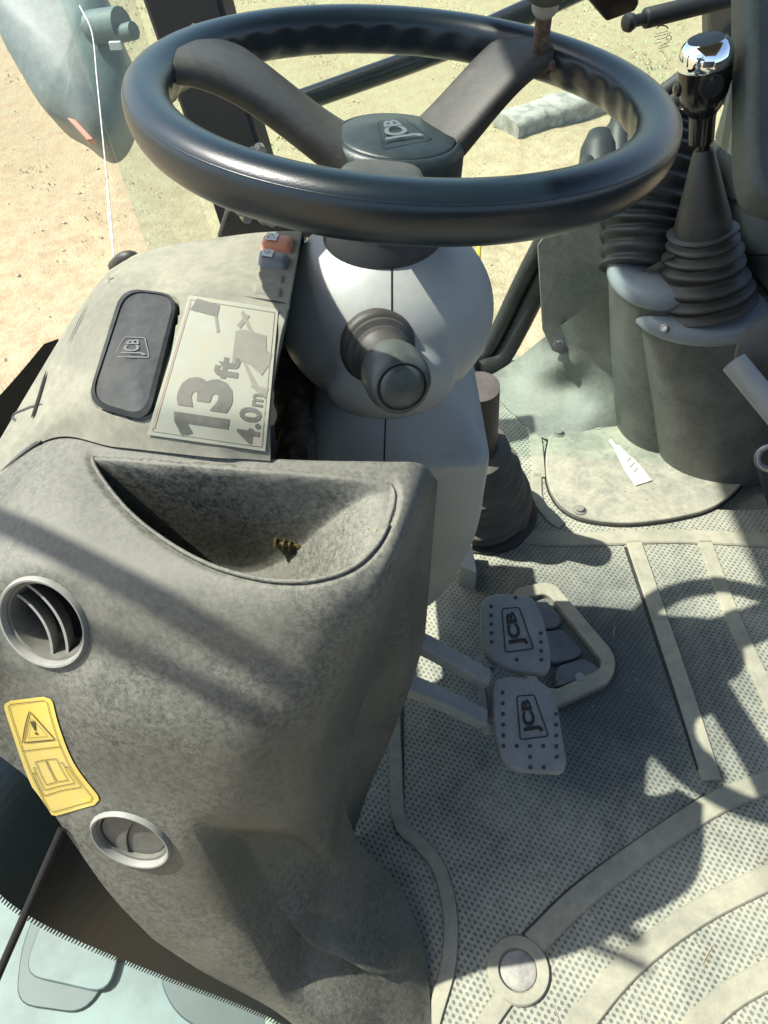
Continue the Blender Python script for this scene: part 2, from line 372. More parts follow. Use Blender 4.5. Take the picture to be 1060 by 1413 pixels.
# ================================================================== THE GROUND OUTSIDE
GZ = -1.25
def ground():
    n = 150; V = []
    for j in range(n+1):
        for i in range(n+1):
            x = -14+28*i/n; y = -6+34*j/n
            z = noise.noise(Vector((x*.5, y*.5, 0)))*.10+noise.noise(Vector((x*2.3, y*2.3, 3)))*.035+noise.noise(Vector((x*6, y*6, 9)))*.015
            V.append((x, y, GZ+z))
    V2 = [(-300, -300, GZ-.12), (300, -300, GZ-.12), (300, 400, GZ-.12), (-300, 400, GZ-.12)]
    Fs = [(j*(n+1)+i, j*(n+1)+i+1, (j+1)*(n+1)+i+1, (j+1)*(n+1)+i) for j in range(n) for i in range(n)]
    m, nt, b, co = newmat('sandy_earth')
    n1 = noise_n(nt, co, .7, 7, .65, .5); n2 = noise_n(nt, co, 9, 6, .7); n3 = noise_n(nt, co, 60, 4, .75)
    c = mixc(nt, ramp(nt, n2, .3, .7), (.32, .24, .145), (.46, .375, .245))
    c = mixc(nt, mth(nt, 'MULTIPLY', ramp(nt, n3, .45, .75), .5), c, (.30, .22, .13))
    sx = N(nt, 'ShaderNodeSeparateXYZ'); nt.links.new(co, sx.inputs[0])
    # grassy tint where turf grows: to the front left, in patches
    gx = mth(nt, 'SUBTRACT', sx.outputs[1], mth(nt, 'MULTIPLY', sx.outputs[0], .25))
    g = mth(nt, 'MULTIPLY', ramp(nt, mth(nt, 'ADD', gx, mth(nt, 'MULTIPLY', n1, 2.0)), 4.6, 7.0), ramp(nt, n2, .35, .6, .15, 1))
    c = mixc(nt, mth(nt, 'MULTIPLY', g, .38), c, (.20, .21, .10))
    nt.links.new(c, b.inputs['Base Color']); b.inputs['Roughness'].default_value = .95; b.inputs['Specular IOR Level'].default_value = .1
    h = mth(nt, 'ADD', mth(nt, 'MULTIPLY', n2, 1.), mth(nt, 'MULTIPLY', n3, .5)); bump(nt, b, h, .8, .03)
    tag(mesh('sandy_ground', V, Fs, m), kind='structure')
    tag(mesh('far_ground', V2, [(0, 1, 2, 3)], m), kind='structure')
ground()
def grass():
    V, Fs = [], []
    for k in range(16000):
        x = random.uniform(-6, 3); y = random.uniform(2.2, 9)
        gx = y-.25*x
        if gx < 4.2 or noise.noise(Vector((x*1.1, y*1.1, 5)))+random.uniform(-.3, .3)+(gx-6)*.12 < .05: continue
        for _ in range(3):
            a = random.uniform(0, 2*PI); L = random.uniform(.008, .03); q = Vector((x+random.uniform(-.04, .04), y+random.uniform(-.04, .04), GZ-.01+noise.noise(Vector((x*.5, y*.5, 0)))*.1))
            s = Vector((math.cos(a), math.sin(a), 0)); t = Vector((-s.y, s.x, 0))*.006
            o = len(V); V += [q-t, q+t, q+s*L*.6+Vector((0, 0, L))]; Fs.append((o, o+1, o+2))
    o = mesh('grass', V, Fs, plain('dry_grass', (.42, .42, .22), .8, var=.3, vs=3), smooth=False)
    tag(o, 'dry grass growing in patches on the sand beyond the windscreen', 'grass', kind='stuff')
grass()
def pebbles():
    V, Fs = [], []
    rg_ = random.Random(11)
    for k in range(900):
        x = rg_.uniform(-5, 4); y = rg_.uniform(1.6, 8); r = min(.035, .004+abs(rg_.gauss(0, .007)))
        z = GZ+noise.noise(Vector((x*.5, y*.5, 0)))*.10+noise.noise(Vector((x*2.3, y*2.3, 3)))*.035+noise.noise(Vector((x*6, y*6, 9)))*.015
        p = Vector((x, y, z+r*.15)); o = len(V)
        V += [p+Vector((a*r*rg_.uniform(.7, 1.3), b*r*rg_.uniform(.7, 1.3), c*r*rg_.uniform(.4, .8))) for a, b, c in ((1, 0, 0), (.3, .9, 0), (-.7, .6, 0), (-.9, -.4, 0), (.2, -1, 0), (.1, .1, 1))]
        Fs += [(o+i, o+(i+1) % 5, o+5) for i in range(5)]
    o = mesh('pebbles', V, Fs, plain('sandy_clods', (.40, .33, .23), .95, var=.4, vs=3), smooth=False)
    tag(o, 'small stones and clods lying over the sandy ground', 'stones', kind='stuff')
pebbles()
# fallen concrete slab lying on the sand
t = WY(715, 185, 2.6)
def slab():
    A = W(716, 172, GZ+.12); B = W(850, 128, GZ+.12); d = (B-A); L = d.length*1.15; d.normalize(); s = Vector((-d.y, d.x, 0)); 
    V, Fs = [], []
    rings = []
    for i in range(31):
        t = i/30*L; r = []
        for (a, z) in ((0, -.03), (0, .10), (.03, .13), (.22, .14), (.26, .10), (.26, -.03)):
            p = A+d*t+s*a; j = noise.noise(p*9)*.018; r.append(Vector((p.x, p.y, GZ+z+j))+s*j)
        rings.append(r)
    v, f = loft(rings)
    o = mesh('concrete_kerb', v, f, plain('weathered_concrete', (.27, .255, .21), .9, grain=.6, var=.35, vs=14), auto=50)
    tag(o, 'pale broken concrete kerb lying on the sand seen through the steering wheel', 'kerb stone')
slab()

# ================================================================== CAB SHELL
def cab_floor():
    V = [(-.14, -.45, -.02), (.95, -.45, -.02), (.95, 1.05, -.02), (.52, 1.32, -.02), (-.20, 1.32, -.02)]
    o = prism('cab_floor', [Vector(v) for v in V], (0, 0, -.05), 'floorsteel'); tag(o, kind='structure')
cab_floor()

# ---- floor mat
matt = thing('floor_mat', (.3, .5, 0), 'dusty grey rubber mat with pierced panels and smooth ribs under the pedals', 'floor mat')
def fl(pts, z=0.): return [W(x, y, z) for x, y in pts]
o = prism('mat_sheet', [(-.13, -.4, 0), (.93, -.4, 0), (.93, .83, 0), (.60, .84, 0), (.44, .86, 0), (.40, 1.02, 0), (.33, 1.28, 0), (-.18, 1.28, 0)], (0, 0, -.018), 'mat', matt, bevel=.002)
MS = 'mat_smooth'
def bandpx(name, px, w, h=.0045, k=6, mat=MS):
    return band(name, spline([W(x, y, 0) for x, y in px], k), w, h, mat, matt)
bandpx('rib', [(700, 728), (735, 742), (800, 745), (930, 741), (1090, 748)], .030)
bandpx('rib', [(874, 748), (905, 840), (945, 960), (982, 1078)], .027)
bandpx('rib', [(972, 748), (1010, 850), (1062, 965), (1100, 1050)], .024)
bandpx('rib', [(1110, 1060), (1060, 1080), (985, 1110), (890, 1172), (800, 1240), (735, 1304)], .029)
bandpx('rib', [(700, 1372), (672, 1413), (640, 1480)], .022)
bandpx('rib', [(1110, 1190), (1050, 1216), (960, 1262), (870, 1330), (795, 1420), (760, 1480)], .028)
bandpx('rib', [(1110, 1320), (1060, 1345), (1000, 1380), (940, 1440)], .028)
bandpx('rib', [(543, 930), (546, 1050), (552, 1135), (578, 1163), (606, 1200), (621, 1260), (619, 1330), (600, 1400), (580, 1470)], .018)
bandpx('rib', [(675, 515), (700, 530), (722, 560), (738, 600), (744, 660)], .024)
bandpx('rib', [(740, 655), (742, 690), (760, 716), (775, 726)], .02)
def ring_band(cx, cy, r0, r1, name, mat, h):
    c = W(cx, cy, 0); v, f = lathe_vf(c, (0, 0, 1), [(r0, -.001), (r0, h*.6), (r0+.002, h), (r1-.002, h), (r1, h*.6), (r1, -.001)], 48, cap=False)
    return mesh(name, v, f, mat, matt, auto=40)
ring_band(715, 1339, .0215, .036, 'drain_ring', MS, .006)
lathe('drain_plug', W(715, 1339, 0), (0, 0, 1), [(.0205, -.001), (.0205, .002), (.018, .0035), (0, .003)], dusty('galvanised_plug', (.16, .17, .17), (.42, .4, .34), amt=.7, rough=.4, up=.1, blotch=90), matt)
# dark recessed heel pad in the middle of the mat: thin raised edge
def edge_line(px, w, name, mat=MS, h=.003):
    return band(name, spline([W(x, y, 0) for x, y in px], 5), w, h, mat, matt)
edge_line([(556, 960), (556, 1060), (557, 1150)], .004, 'panel_edge', 'darkplastic', .002)
edge_line([(745, 745), (860, 752)], .004, 'panel_edge', 'darkplastic', .002)
edge_line([(650, 742), (700, 748), (745, 745)], .004, 'panel_edge', 'darkplastic', .002)
edge_line([(863, 756), (893, 845), (933, 965), (964, 1062)], .005, 'panel_edge', 'darkplastic', .003)
edge_line([(972, 1098), (880, 1160), (790, 1225), (722, 1290)], .005, 'panel_edge', 'darkplastic', .003)

# ---- triangular throttle surround
th = thing('throttle_pedal', W(790, 890, 0), 'triangular ribbed foot pad let into the mat right of the brake pedals', 'pedal')
out = rounded([W(x, y, .012) for x, y in ((706, 812), (762, 800), (852, 905), (846, 940), (762, 978), (730, 950))], [.02, .02, .03, .02, .02, .02])
inn = rounded([W(x, y, .012) for x, y in ((716, 828), (755, 817), (832, 912), (826, 924), (764, 952), (742, 940))], [.012, .015, .015, .01, .015, .02])
n = len(out); V = out+inn+[p-Vector((0, 0, .012)) for p in out]+[p-Vector((0, 0, .012)) for p in inn]
Fs = []
for i in range(n):
    k = (i+1) % n; Fs += [(i, k, n+k, n+i), (i, 2*n+i, 2*n+k, k), (n+i, n+k, 3*n+k, 3*n+i)]
mesh('surround', V, Fs, MS, th, auto=40, bevel=.002)
for q in (((722, 832), (752, 826), (776, 852), (770, 866), (730, 868)), ((738, 872), (776, 868), (806, 898), (796, 908), (762, 915)), ((768, 920), (804, 908), (828, 922), (820, 930), (766, 948))):
    prism('pad', rounded([W(x, y, .010) for x, y in q], .008), (0, 0, -.010), dusty('blue_grey_pad', (.05, .065, .09), (.3, .3, .28), amt=.4, rough=.6, up=.05), th, bevel=.002)
lathe('bolt', W(800, 935, .010), (0, 0, 1), [(.007, 0), (.007, .003), (.0, .004)], 'pedal', th, n=20)

# ---- pedals
def pedal(px, zf, zn, label, ya, yb):
    ys = [p[1] for p in px]; y0, y1 = min(ys), max(ys)
    zz = lambda y: zf+(zn-zf)*(y-y0)/(y1-y0)
    c = sum((W(x, y, zz(y)) for x, y in px), Vector())/len(px)
    t = thing('foot_pedal', Vector((c.x, c.y, 0)), label, 'pedal', 'brake pedals side by side')
    top = rounded([W(x, y, zz(y)) for x, y in px], .012)
    a, b_, c_ = top[0], top[len(top)//3], top[2*len(top)//3]; nor = (b_-a).cross(c_-a).normalized()
    if nor.z < 0: nor = -nor
    # crown: rim a little lower than face
    cen = sum(top, Vector())/len(top)
    r0 = [p-nor*.014+(cen-p)*.0 for p in top]; r1 = [p-nor*.004 for p in top]; r2 = [p-nor*.001+(cen-p)*.03 for p in top]; r3 = [p+(cen-p)*.07 for p in top]
    v, f = loft([r0, r1, r2, r3]); mesh('rubber_pad', v, f, 'pedal', t, auto=50)
    back = [p-nor*.0145+(cen-p)*.05 for p in top]; prism('steel_plate', back, -nor*.005, 'pedal_arm', t)
    prp = lambda x, y, h=0.: W(x, y, zz(y))+nor*h
    x0 = min(p[0] for p in px); x1 = max(p[0] for p in px)
    lgx, lgy = (x0+x1)/2+ (4 if y0 > 900 else 2), (y0+y1)/2-(10 if y0 > 900 else 4)
    studs = []
    for j in range(9):
        for i in range(5):
            u, v_ = (i+.5)/5, (j+.6)/9.2
            x = x0+(x1-x0)*(.06+.88*u)+(v_-.5)*((px[-2][0]-px[0][0])*.35 if y0 > 900 else 4)*.5; y = y0+(y1-y0)*v_
            if abs(x-lgx) < 26 and abs(y-lgy) < 37: continue
            if i in (1, 3) and j % 2: continue
            p = prp(x, y)
            if not all((Vector((q.x, q.y, 0))-Vector((p.x, p.y, 0))).length > .008 for q in top): continue
            studs.append(p)
    for s in studs:
        lathe('stud', s, nor, [(.0026, -.0005), (.0024, .0010), (.0012, .0014), (0, .0014)], 'pedal_pit', t, n=10)
    # maker's plate: tapered frame with lettering reading up the pedal
    fr = [(lgx-22, lgy-29), (lgx+2, lgy-31), (lgx+22, lgy+26), (lgx-17, lgy+31)]
    v, f = stroke('f', [prp(*p, .0008) for p in rounded([Vector(p) for p in fr], 4)], .0016, 'ink', t, nor, closed=True, h=.0006); mesh('logo_frame', v, f, 'black_rubber', t, smooth=False)
    q = [(lgx-12, lgy+24), (lgx-17, lgy-24), (lgx-1, lgy-26), (lgx+15, lgy+19)]
    # bottom of the letters lies to the right: s runs up the pedal
    put_text('logo_lettering', 'JCB', lambda u, v: prp(*(Vector(q[3]).lerp(Vector(q[2]), u)).lerp(Vector(q[0]).lerp(Vector(q[1]), u), v), .0010), 'black_rubber', t, bold=.04)
    # arm: flat steel bar from the column foot to behind the pad
    A, B = ya, yb
    h = Vector((0, 0, 1)); pts = spline([A, A.lerp(B, .5)+Vector((0, 0, .006)), B], 6)
    v, f = tube_vf(pts, .017, 12, flat=.35, hint=Vector((0, 0, 1))); 
    rings = []
    for i, p in enumerate(pts):
        d = (pts[min(i+1, len(pts)-1)]-pts[max(i-1, 0)]).normalized(); s = Vector((0, 0, 1)).cross(d).normalized(); u = d.cross(s).normalized()
        rings.append([p+s*.011+u*.008, p-s*.011+u*.008, p-s*.013-u*.008, p+s*.013-u*.008])
    v, f = loft(rings); mesh('arm', v, f, 'pedal_arm', t, bevel=.002, smooth=False)
    return t, prp, nor
P1 = [(664, 828), (684, 817), (736, 822), (750, 850), (761, 902), (759, 930), (716, 928), (676, 912), (664, 885)]
P2 = [(679, 940), (700, 932), (748, 938), (768, 962), (783, 1052), (778, 1068), (712, 1064), (692, 1050), (682, 1005)]
pt1, pp1, n1 = pedal(P1, .150, .125, 'grey studded foot pedal of the pair, farther from the viewer', W(528, 862, .22), W(672, 938, .128))
pt2, pp2, n2 = pedal(P2, .135, .105, 'grey studded foot pedal of the pair, nearer to the viewer', W(512, 925, .20), W(668, 992, .112))
prism('linking_plate', [W(655, 905, .128), W(664, 905, .128), W(676, 1001, .110), W(664, 1001, .110)], (.004, .0, -.03), 'pedal_arm', pt2, bevel=.001)
prism('linking_plate', [W(668, 915, .120), W(678, 930, .120), W(682, 990, .105), W(672, 990, .105)], (.004, .0, -.02), 'pedal_arm', pt1, bevel=.001)

# ================================================================== STEERING COLUMN COWL
BC = D(532, 428, .705)      # ball centre
def sect(z, cx, cy, hw, hd, r, n=6):
    P = [Vector((cx-hw, cy-hd, z)), Vector((cx+hw, cy-hd, z)), Vector((cx+hw, cy+hd, z)), Vector((cx-hw, cy+hd, z))]
    return rounded(P, r, n)
cow = thing('steering_column_cowl', (BC.x, BC.y, .2), 'pale grey two-piece steering column cowl, rounded above and boxy below', 'steering column')
bz, by, bx = BC.z, BC.y, BC.x
# lower shroud, two halves with a gap down the middle
def shroud():
    yf = by-.082
    secs = [(bz-.015, bx, by, .045, .05, .04), (bz-.060, bx+.002, by-.005, .070, .062, .04), (bz-.088, bx+.004, by-.010, .083, .085, .025), (bz-.096, bx+.005, by-.012, .0865, .096, .022), (bz-.106, bx+.006, by-.012, .0875, .1000, .022), (bz-.15, bx+.007, by-.010, .086, .100, .024),
            (bz-.20, bx+.010, by-.008, .082, .098, .024), (bz-.25, bx+.012, by-.006, .075, .094, .024), (bz-.31, bx+.009, by-.004, .066, .088, .024), (bz-.36, bx+.004, by-.002, .056, .082, .024), (bz-.392, bx-.002, by, .046, .076, .022), (bz-.400, bx-.006, by+.00, .036, .066, .02)]
    P = [Vector((a, b, c)) for a, b, c, *_ in secs]; Q = [Vector(s[3:]) for s in secs]
    rings = []
    for i in range((len(secs)-1)*4+1):
        p = crom(P, i/4); q = crom(Q, i/4); rings.append(sect(p.x, p.y, p.z, q.x, q.y, max(q.z, .01), 8))
    v, f = loft(rings); return v, f
v, f = shroud(); mesh('lower_shroud', v, f, 'cowl', cow, auto=60)
# ball: egg shaped, with a bulge toward the driver where the stalk comes out
def ballp(th, ph):
    x = math.sin(th)*math.cos(ph); y = math.sin(th)*math.sin(ph); z = math.cos(th)
    r = Vector((x*.1005, y*.094, z*.088))
    d = Vector((x, y, z)); b = d.dot(Vector((.0, -.93, -.30)).normalized())
    r += d*.010*sm((b-.80)/.08)
    return BC+r
nt_, np_ = 72, 128; V = []; Fs = []
for i in range(nt_+1):
    for j in range(np_): V.append(ballp(PI*(.02+.96*i/nt_), 2*PI*j/np_))
for i in range(nt_):
    for j in range(np_): k = (j+1) % np_; Fs.append((i*np_+j, i*np_+k, (i+1)*np_+k, (i+1)*np_+j))
Fs.append(tuple(range(np_))); Fs.append(tuple(range(nt_*np_, (nt_+1)*np_)))
ball = mesh('upper_shroud', V, Fs, 'cowl', cow)
bb = BVHTree.FromPolygons([Vector(v) for v in V], Fs); vv, ff = shroud(); sb = BVHTree.FromPolygons(vv, ff)
def on(bvh, px, py, off=0.):
    loc, nor, i, d = bvh.ray_cast(CAM, ray(px, py).normalized()); 
    if loc is None: return None, None
    if nor.dot(ray(px, py)) > 0: nor = -nor
    return loc+nor*off, nor
# joint line on ball and on shroud
def seam(bvh, p0, p1, w, name):
    pts = []; ns = []
    for i in range(25):
        t = i/24; l, nn = on(bvh, p0[0]+(p1[0]-p0[0])*t, p0[1]+(p1[1]-p0[1])*t, .0003)
        if l: pts.append(l); ns.append(nn)
    V = []; 
    for i, p in enumerate(pts):
        d = (pts[min(i+1, len(pts)-1)]-pts[max(i-1, 0)]).normalized(); s = ns[i].cross(d).normalized()*w*.5; V += [p+s, p-s]
    mesh(name, V, [(2*i, 2*i+1, 2*i+3, 2*i+2) for i in range(len(pts)-1)], 'void', cow)
seam(bb, (541, 335), (541, 470), .0016, 'joint_gap'); seam(sb, (533, 556), (528, 700), .0013, 'joint_gap')
# neck under the wheel
HC = D(549, 195, .645)      # hub top centre
lathe('neck', BC+Vector((.0, 0, .06)), Vector((.004, -.01, 1)), [(.05, -.01), (.052, .02), (.045, .03), (.045, .045)], 'black_rubber', cow)
lathe('screw_head', on(bb, 503, 352, 0)[0], on(bb, 503, 352)[1], [(.004, -.001), (.0035, .0006), (0, .0002)], 'steel', cow, n=16)
# stalk
st = thing('column_stalk', BC+Vector((0, -.1, 0)), 'stubby dark green twist knob with ribbed collar on the pale column cowl', 'control stalk')
A, an = on(bb, 521, 478); B = D(555, 534, .555); ax = (B-A); L = ax.length; ax.normalize()
lathe('rubber_collar', A, ax, [(.030, -.008), (.032, .002), (.0295, .006), (.0262, .007), (.0285, .011), (.0285, .016), (.0242, .018), (.0246, .024), (.0215, .026), (.021, L-.030)], 'bellows', st, auto=60)
lathe('knob', A, ax, [(.019, L-.040), (.0232, L-.038), (.0250, L-.030), (.0250, L-.012), (.0234, L-.004), (.0204, L), (.0188, L+.0005), (.0182, L-.002), (.0172, L-.002), (.0166, L+.001), (.013, L+.003), (0, L+.0045)], dusty('green_grey_knob', (.018, .030, .029), (.36, .36, .31), amt=.2, rough=.36, grain=.2, up=.05), st, auto=50)

# ================================================================== STEERING WHEEL
wh = thing('steering_wheel', (.028, .583, .79), 'large black two-spoke steering wheel with round hub cap above the column', 'steering wheel')
wa, wb = math.radians(-2.5), math.radians(-5)
WX = Vector((math.cos(wb), 0, math.sin(wb))); WYv = Vector((0, math.cos(wa), math.sin(wa))); WYv = (WYv-WX*WX.dot(WYv)).normalized(); WN = WX.cross(WYv)
WC = Vector((.028, .583, .79)); WR = .180
def wp(phi, r, h=0.): return WC + WX*(math.cos(phi)*r) + WYv*(math.sin(phi)*r) + WN*h
def rim():
    n, m = 288, 28; V = []; Fs = []
    for i in range(n):
        ph = 2*PI*i/n; near = 1.0+ .0*math.cos(ph)
        for j in range(m):
            a = 2*PI*j/m; rr = .0150; ca, sa = math.cos(a), math.sin(a)
            k = rr*(1+.10*sa if sa > 0 else 1)
            gx = 0
            if ca < -.1 and sa < .15: gx = .0008*math.sin(ph*34)*sm((-ca-.15)/.5)       # finger grips inside
            V.append(wp(ph, WR+ca*(k+gx)*1.05, sa*(k+gx)*(.85 if sa > 0 else 1.55)-.003))
    for i in range(n):
        for j in range(m):
            Fs.append((i*m+j, i*m+(j+1) % m, ((i+1) % n)*m+(j+1) % m, ((i+1) % n)*m+j))
    return V, Fs
v, f = rim(); mesh('rim', v, f, 'wheel', wh)
# moulding line round the outside
v, f = [], []
n = 200
for i in range(n):
    ph = 2*PI*i/n
    for j in range(6):
        a = 2*PI*j/6; v.append(wp(ph, WR+.0139+.0007*math.cos(a), .0035+.0009*math.sin(a)))
for i in range(n):
    for j in range(6): f.append((i*6+j, i*6+(j+1) % 6, ((i+1) % n)*6+(j+1) % 6, ((i+1) % n)*6+j))
mesh('moulding_line', v, f, 'wheel', wh)
HN = WN
HTOP = D(548, 187, .625); 
HTOP = WC + (HTOP-WC)-WN*0
hubc = HTOP - WN*.075
def spoke(phi, w0, w1, w2):
    """broad dished web from hub to rim"""
    h0 = (HTOP-WN*.030); rings = []
    E = wp(phi, WR-.002, -.002); d0 = (E-h0); 
    hor = (d0-WN*d0.dot(WN)).normalized(); s = WN.cross(hor).normalized()
    for i in range(21):
        t = i/20; hgt = (h0-WC).dot(WN)*(1-sm(t*.95+.02))+(-.002)*sm(t)
        p = WC + (h0-WC)-WN*(h0-WC).dot(WN); e = E-WN*(E-WC).dot(WN)
        q = p.lerp(e, t)+WN*hgt
        w = (w0*(1-t)**2+w1*2*t*(1-t)+w2*t*t)
        th = .021*(1-t)+.013*t
        r = []
        for j in range(20):
            a = 2*PI*j/20; ca, sa = math.cos(a), math.sin(a)
            sgn = lambda x: (abs(x)**.55)*(1 if x > 0 else -1)
            r.append(q+s*sgn(ca)*w*.5+WN*sgn(sa)*th*.8)
        rings.append(r)
    v, f = loft(rings); return mesh('spoke', v, f, 'spoke', wh, auto=70)
spoke(math.radians(158), .105, .050, .110)
spoke(math.radians(48), .075, .055, .062)
spoke(math.radians(-98), .045, .04, .055)
lathe('hub', HTOP, WN, [(.056, -.10), (.0575, -.03), (.0570, -.008), (.0545, -.002), (.0515, .0), (.050, .0), (.050, -.004), (.001, -.004)], 'hub', wh, n=72, auto=50)
lathe('hub_cap', HTOP, WN, [(.0492, -.004), (.0492, -.0008), (.0475, .0010), (.024, .0018), (0, .0020)], 'hub', wh, n=72, auto=50)
def hubp(px, py, off):
    d = ray(px, py); t = (HTOP+WN*.002-CAM).dot(WN)/d.dot(WN); return CAM+d*t+WN*off
v, f = stroke('f', [hubp(p.x, p.y, 0) for p in rounded([Vector(p) for p in ((521, 170), (557, 165), (595, 192), (528, 205))], 4)], .0012, None, None, WN, closed=True, h=.0012)
mesh('logo_frame', v, f, 'black_rubber', wh, smooth=False)
# letters read up the cap, J nearest the driver
qa, qb, qc, qd = Vector((532, 200)), Vector((528, 170)), Vector((552, 169)), Vector((585, 191))
put_text('logo_lettering', 'JCB', lambda u, v: hubp(*(qd.lerp(qc, u)).lerp(qa.lerp(qb, u), v), .0026), plain('worn_hub_lettering', (.12, .15, .16), .5), wh, bold=.03)
# spinner post clamped to the rim
sp = thing('spinner_knob', wp(math.radians(50), WR, .02), 'steel spinner post clamped on the far right of the wheel rim', 'spinner knob')
pb = D(745, 72, .625); pt = D(757, -30, .53)
tube('post', [pb, pb.lerp(pt, .5), pt], [.0068, .0062, .0062], 'rust', sp)
lathe('collar', pb.lerp(pt, .62), (pt-pb), [(.0062, 0), (.010, .004), (.0105, .012), (.0105, .03), (.008, .04)], 'pedal_arm', sp, n=24)
lathe('grip', pt, (pt-pb), [(.008, -.01), (.02, 0), (.024, .015), (.024, .03), (.018, .042), (0, .046)], 'black_rubber', sp, n=32)
v, f = join_vf([lathe_vf(pb+Vector((0, 0, -.004)), (pt-pb), [(.013, -.008), (.0125, .002), (.009, .006), (.007, .007)], 24), tube_vf([pb+Vector((.0, -.002, -.004)), pb+Vector((.012, -.006, -.007)), pb+Vector((.020, .004, -.012))], .006, 8)])
mesh('clamp', v, f, MT['rust'], sp, auto=40)

# ================================================================== DASH CONSOLE
C_NET = [
 [(-70, 720, .555), (60, 606, .598), (165, 614, .608), (290, 628, .610), (420, 635, .608), (530, 637, .603), (580, 640, .594), (604, 664, .572)],
 [(-70, 800, .560), (50, 705, .598), (165, 712, .600), (290, 720, .600), (420, 725, .600), (520, 728, .596), (565, 722, .585), (590, 718, .540)],
 [(-70, 880, .545), (45, 800, .578), (160, 806, .588), (280, 815, .588), (400, 822, .586), (490, 815, .580), (540, 800, .565), (568, 788, .500)],
 [(-70, 955, 0.500), (40, 900, 0.529), (150, 905, 0.543), (260, 915, 0.545), (370, 922, 0.541), (450, 915, 0.532), (505, 895, 0.509), (537, 880, 0.417)],
 [(-50, 985, 0.465), (40, 985, 0.478), (140, 1000, 0.494), (240, 1015, 0.496), (345, 1020, 0.492), (425, 1010, 0.475), (472, 990, 0.439), (503, 970, 0.332)],
 [(10, 1060, 0.419), (66, 1070, 0.419), (155, 1090, 0.428), (245, 1105, 0.428), (335, 1110, 0.419), (405, 1105, 0.391), (445, 1090, 0.345), (474, 1075, 0.239)],
 [(58, 1152, 0.352), (115, 1162, 0.354), (195, 1180, 0.352), (275, 1195, 0.345), (345, 1195, 0.312), (400, 1185, 0.273), (450, 1170, 0.211), (492, 1155, 0.132)],
 [(135, 1238, 0.281), (190, 1254, 0.276), (265, 1265, 0.270), (325, 1275, 0.255), (375, 1280, 0.212), (430, 1260, 0.170), (490, 1240, 0.111), (545, 1215, 0.051)],
 [(262, 1330, 0.187), (320, 1345, 0.183), (360, 1352, 0.174), (400, 1358, 0.153), (440, 1352, 0.136), (490, 1335, 0.111), (540, 1310, 0.068), (580, 1280, 0.025)],
 [(395, 1406, 0.093), (425, 1425, 0.093), (450, 1428, 0.089), (475, 1428, 0.081), (500, 1422, 0.072), (530, 1405, 0.055), (565, 1385, 0.034), (592, 1355, 0.009)],
 [(480, 1500, .02), (490, 1500, .02), (505, 1500, .02), (520, 1495, .02), (540, 1485, .02), (560, 1470, .015), (580, 1455, .01), (596, 1435, .004)],
]
CP = Patch(C_NET, 300, 400)
TRAY = [(128, 636), (160, 630), (300, 640), (450, 652), (528, 662), (545, 676), (541, 708), (520, 752), (482, 785), (425, 801), (362, 799), (290, 779), (225, 743), (170, 697)]
TR2 = [Vector((p.x, p.y)) for p in spline([Vector((*p, 0)) for p in TRAY], 6, closed=True)]
def inpoly(x, y, P):
    c = False; j = len(P)-1
    for i in range(len(P)):
        if (P[i].y > y) != (P[j].y > y) and x < (P[j].x-P[i].x)*(y-P[i].y)/(P[j].y-P[i].y)+P[i].x: c = not c
        j = i
    return c
def pdist(x, y, P):
    b = 1e9; bi = 0
    for i in range(len(P)):
        a = P[i]; c = P[(i+1) % len(P)]; d = c-a; t = max(0, min(1, ((x-a.x)*d.x+(y-a.y)*d.y)/max(d.length_squared, 1e-9)))
        e = math.hypot(a.x+d.x*t-x, a.y+d.y*t-y)
        if e < b: b = e
    return b
VENTS = [(61, 859, 62, 72), (181, 1158, 68, 43)]
cV = [Vector(v) for v in CP.V]
# vertex normals for carving vents
def patch_normal(P, px, py): return P.hit(px, py)[1]
vn = [patch_normal(CP, v[0], v[1]) for v in VENTS]; vc = [CP.hit(v[0], v[1])[0] for v in VENTS]
VR = [.0345, .0335]
for i, (x, y) in enumerate(CP.px):
    if 110 < x < 560 and 615 < y < 815 and inpoly(x, y, TR2):
        d = pdist(x, y, TR2)
        top = 636+(x-150)*.075; far = max(0, y-top)
        deep = .120*(1-sm((x-300)/240)) + .004
        wall = sm(far/13)*(.90+.10*sm(far/60)); near = sm(d/9)
        cV[i] = cV[i] - Vector((0, 0, deep*min(wall, near)))
    else:
        # rolled lip round the tray
        if 100 < x < 580 and 600 < y < 840:
            d = pdist(x, y, TR2)
            if d < 12: cV[i] = cV[i]-Vector((0, 0, .0025*(1-sm(d/12))))
    for k in range(2):
        q = cV[i]-vc[k]; hgt = q.dot(vn[k]); rad = (q-vn[k]*hgt).length
        if rad < VR[k]*1.6 and abs(hgt) < .05:
            if rad < VR[k]*.93: cV[i] = cV[i]-vn[k]*(hgt+.035)
            else: cV[i] = cV[i]-vn[k]*hgt*(1-sm((rad-VR[k])/(VR[k]*.6)))
    # fold and wheel-arch bump low on the right
    if y > 1120 and x > 240:
        # fold line (272,1132)->(388,1348)
        fx = 272+(y-1132)*.537; s = x-fx
        if s > -14:
            amp = sm((y-1125)/90)*sm((1400-y)/60)
            cV[i] = cV[i]+vn[1]*(-.034*amp*sm((s+14)/26)*(1-sm((s-70)/110)))
        bx_, by_ = (x-478)/92, (y-1288)/62
        rot = (bx_*.9+by_*.42, -bx_*.42+by_*.9); e = math.hypot(*rot)
        if e < 1.25: cV[i] = cV[i]+vn[1]*.024*sm((1.25-e)/.6)
con = thing('dash_console', (-.15, .3, .0), 'bulky dusty charcoal moulded side console with storage tray left of the column', 'console')
nu, nv = CP.nu, CP.nv
Vall = cV[:]; Fall = list(CP.F)
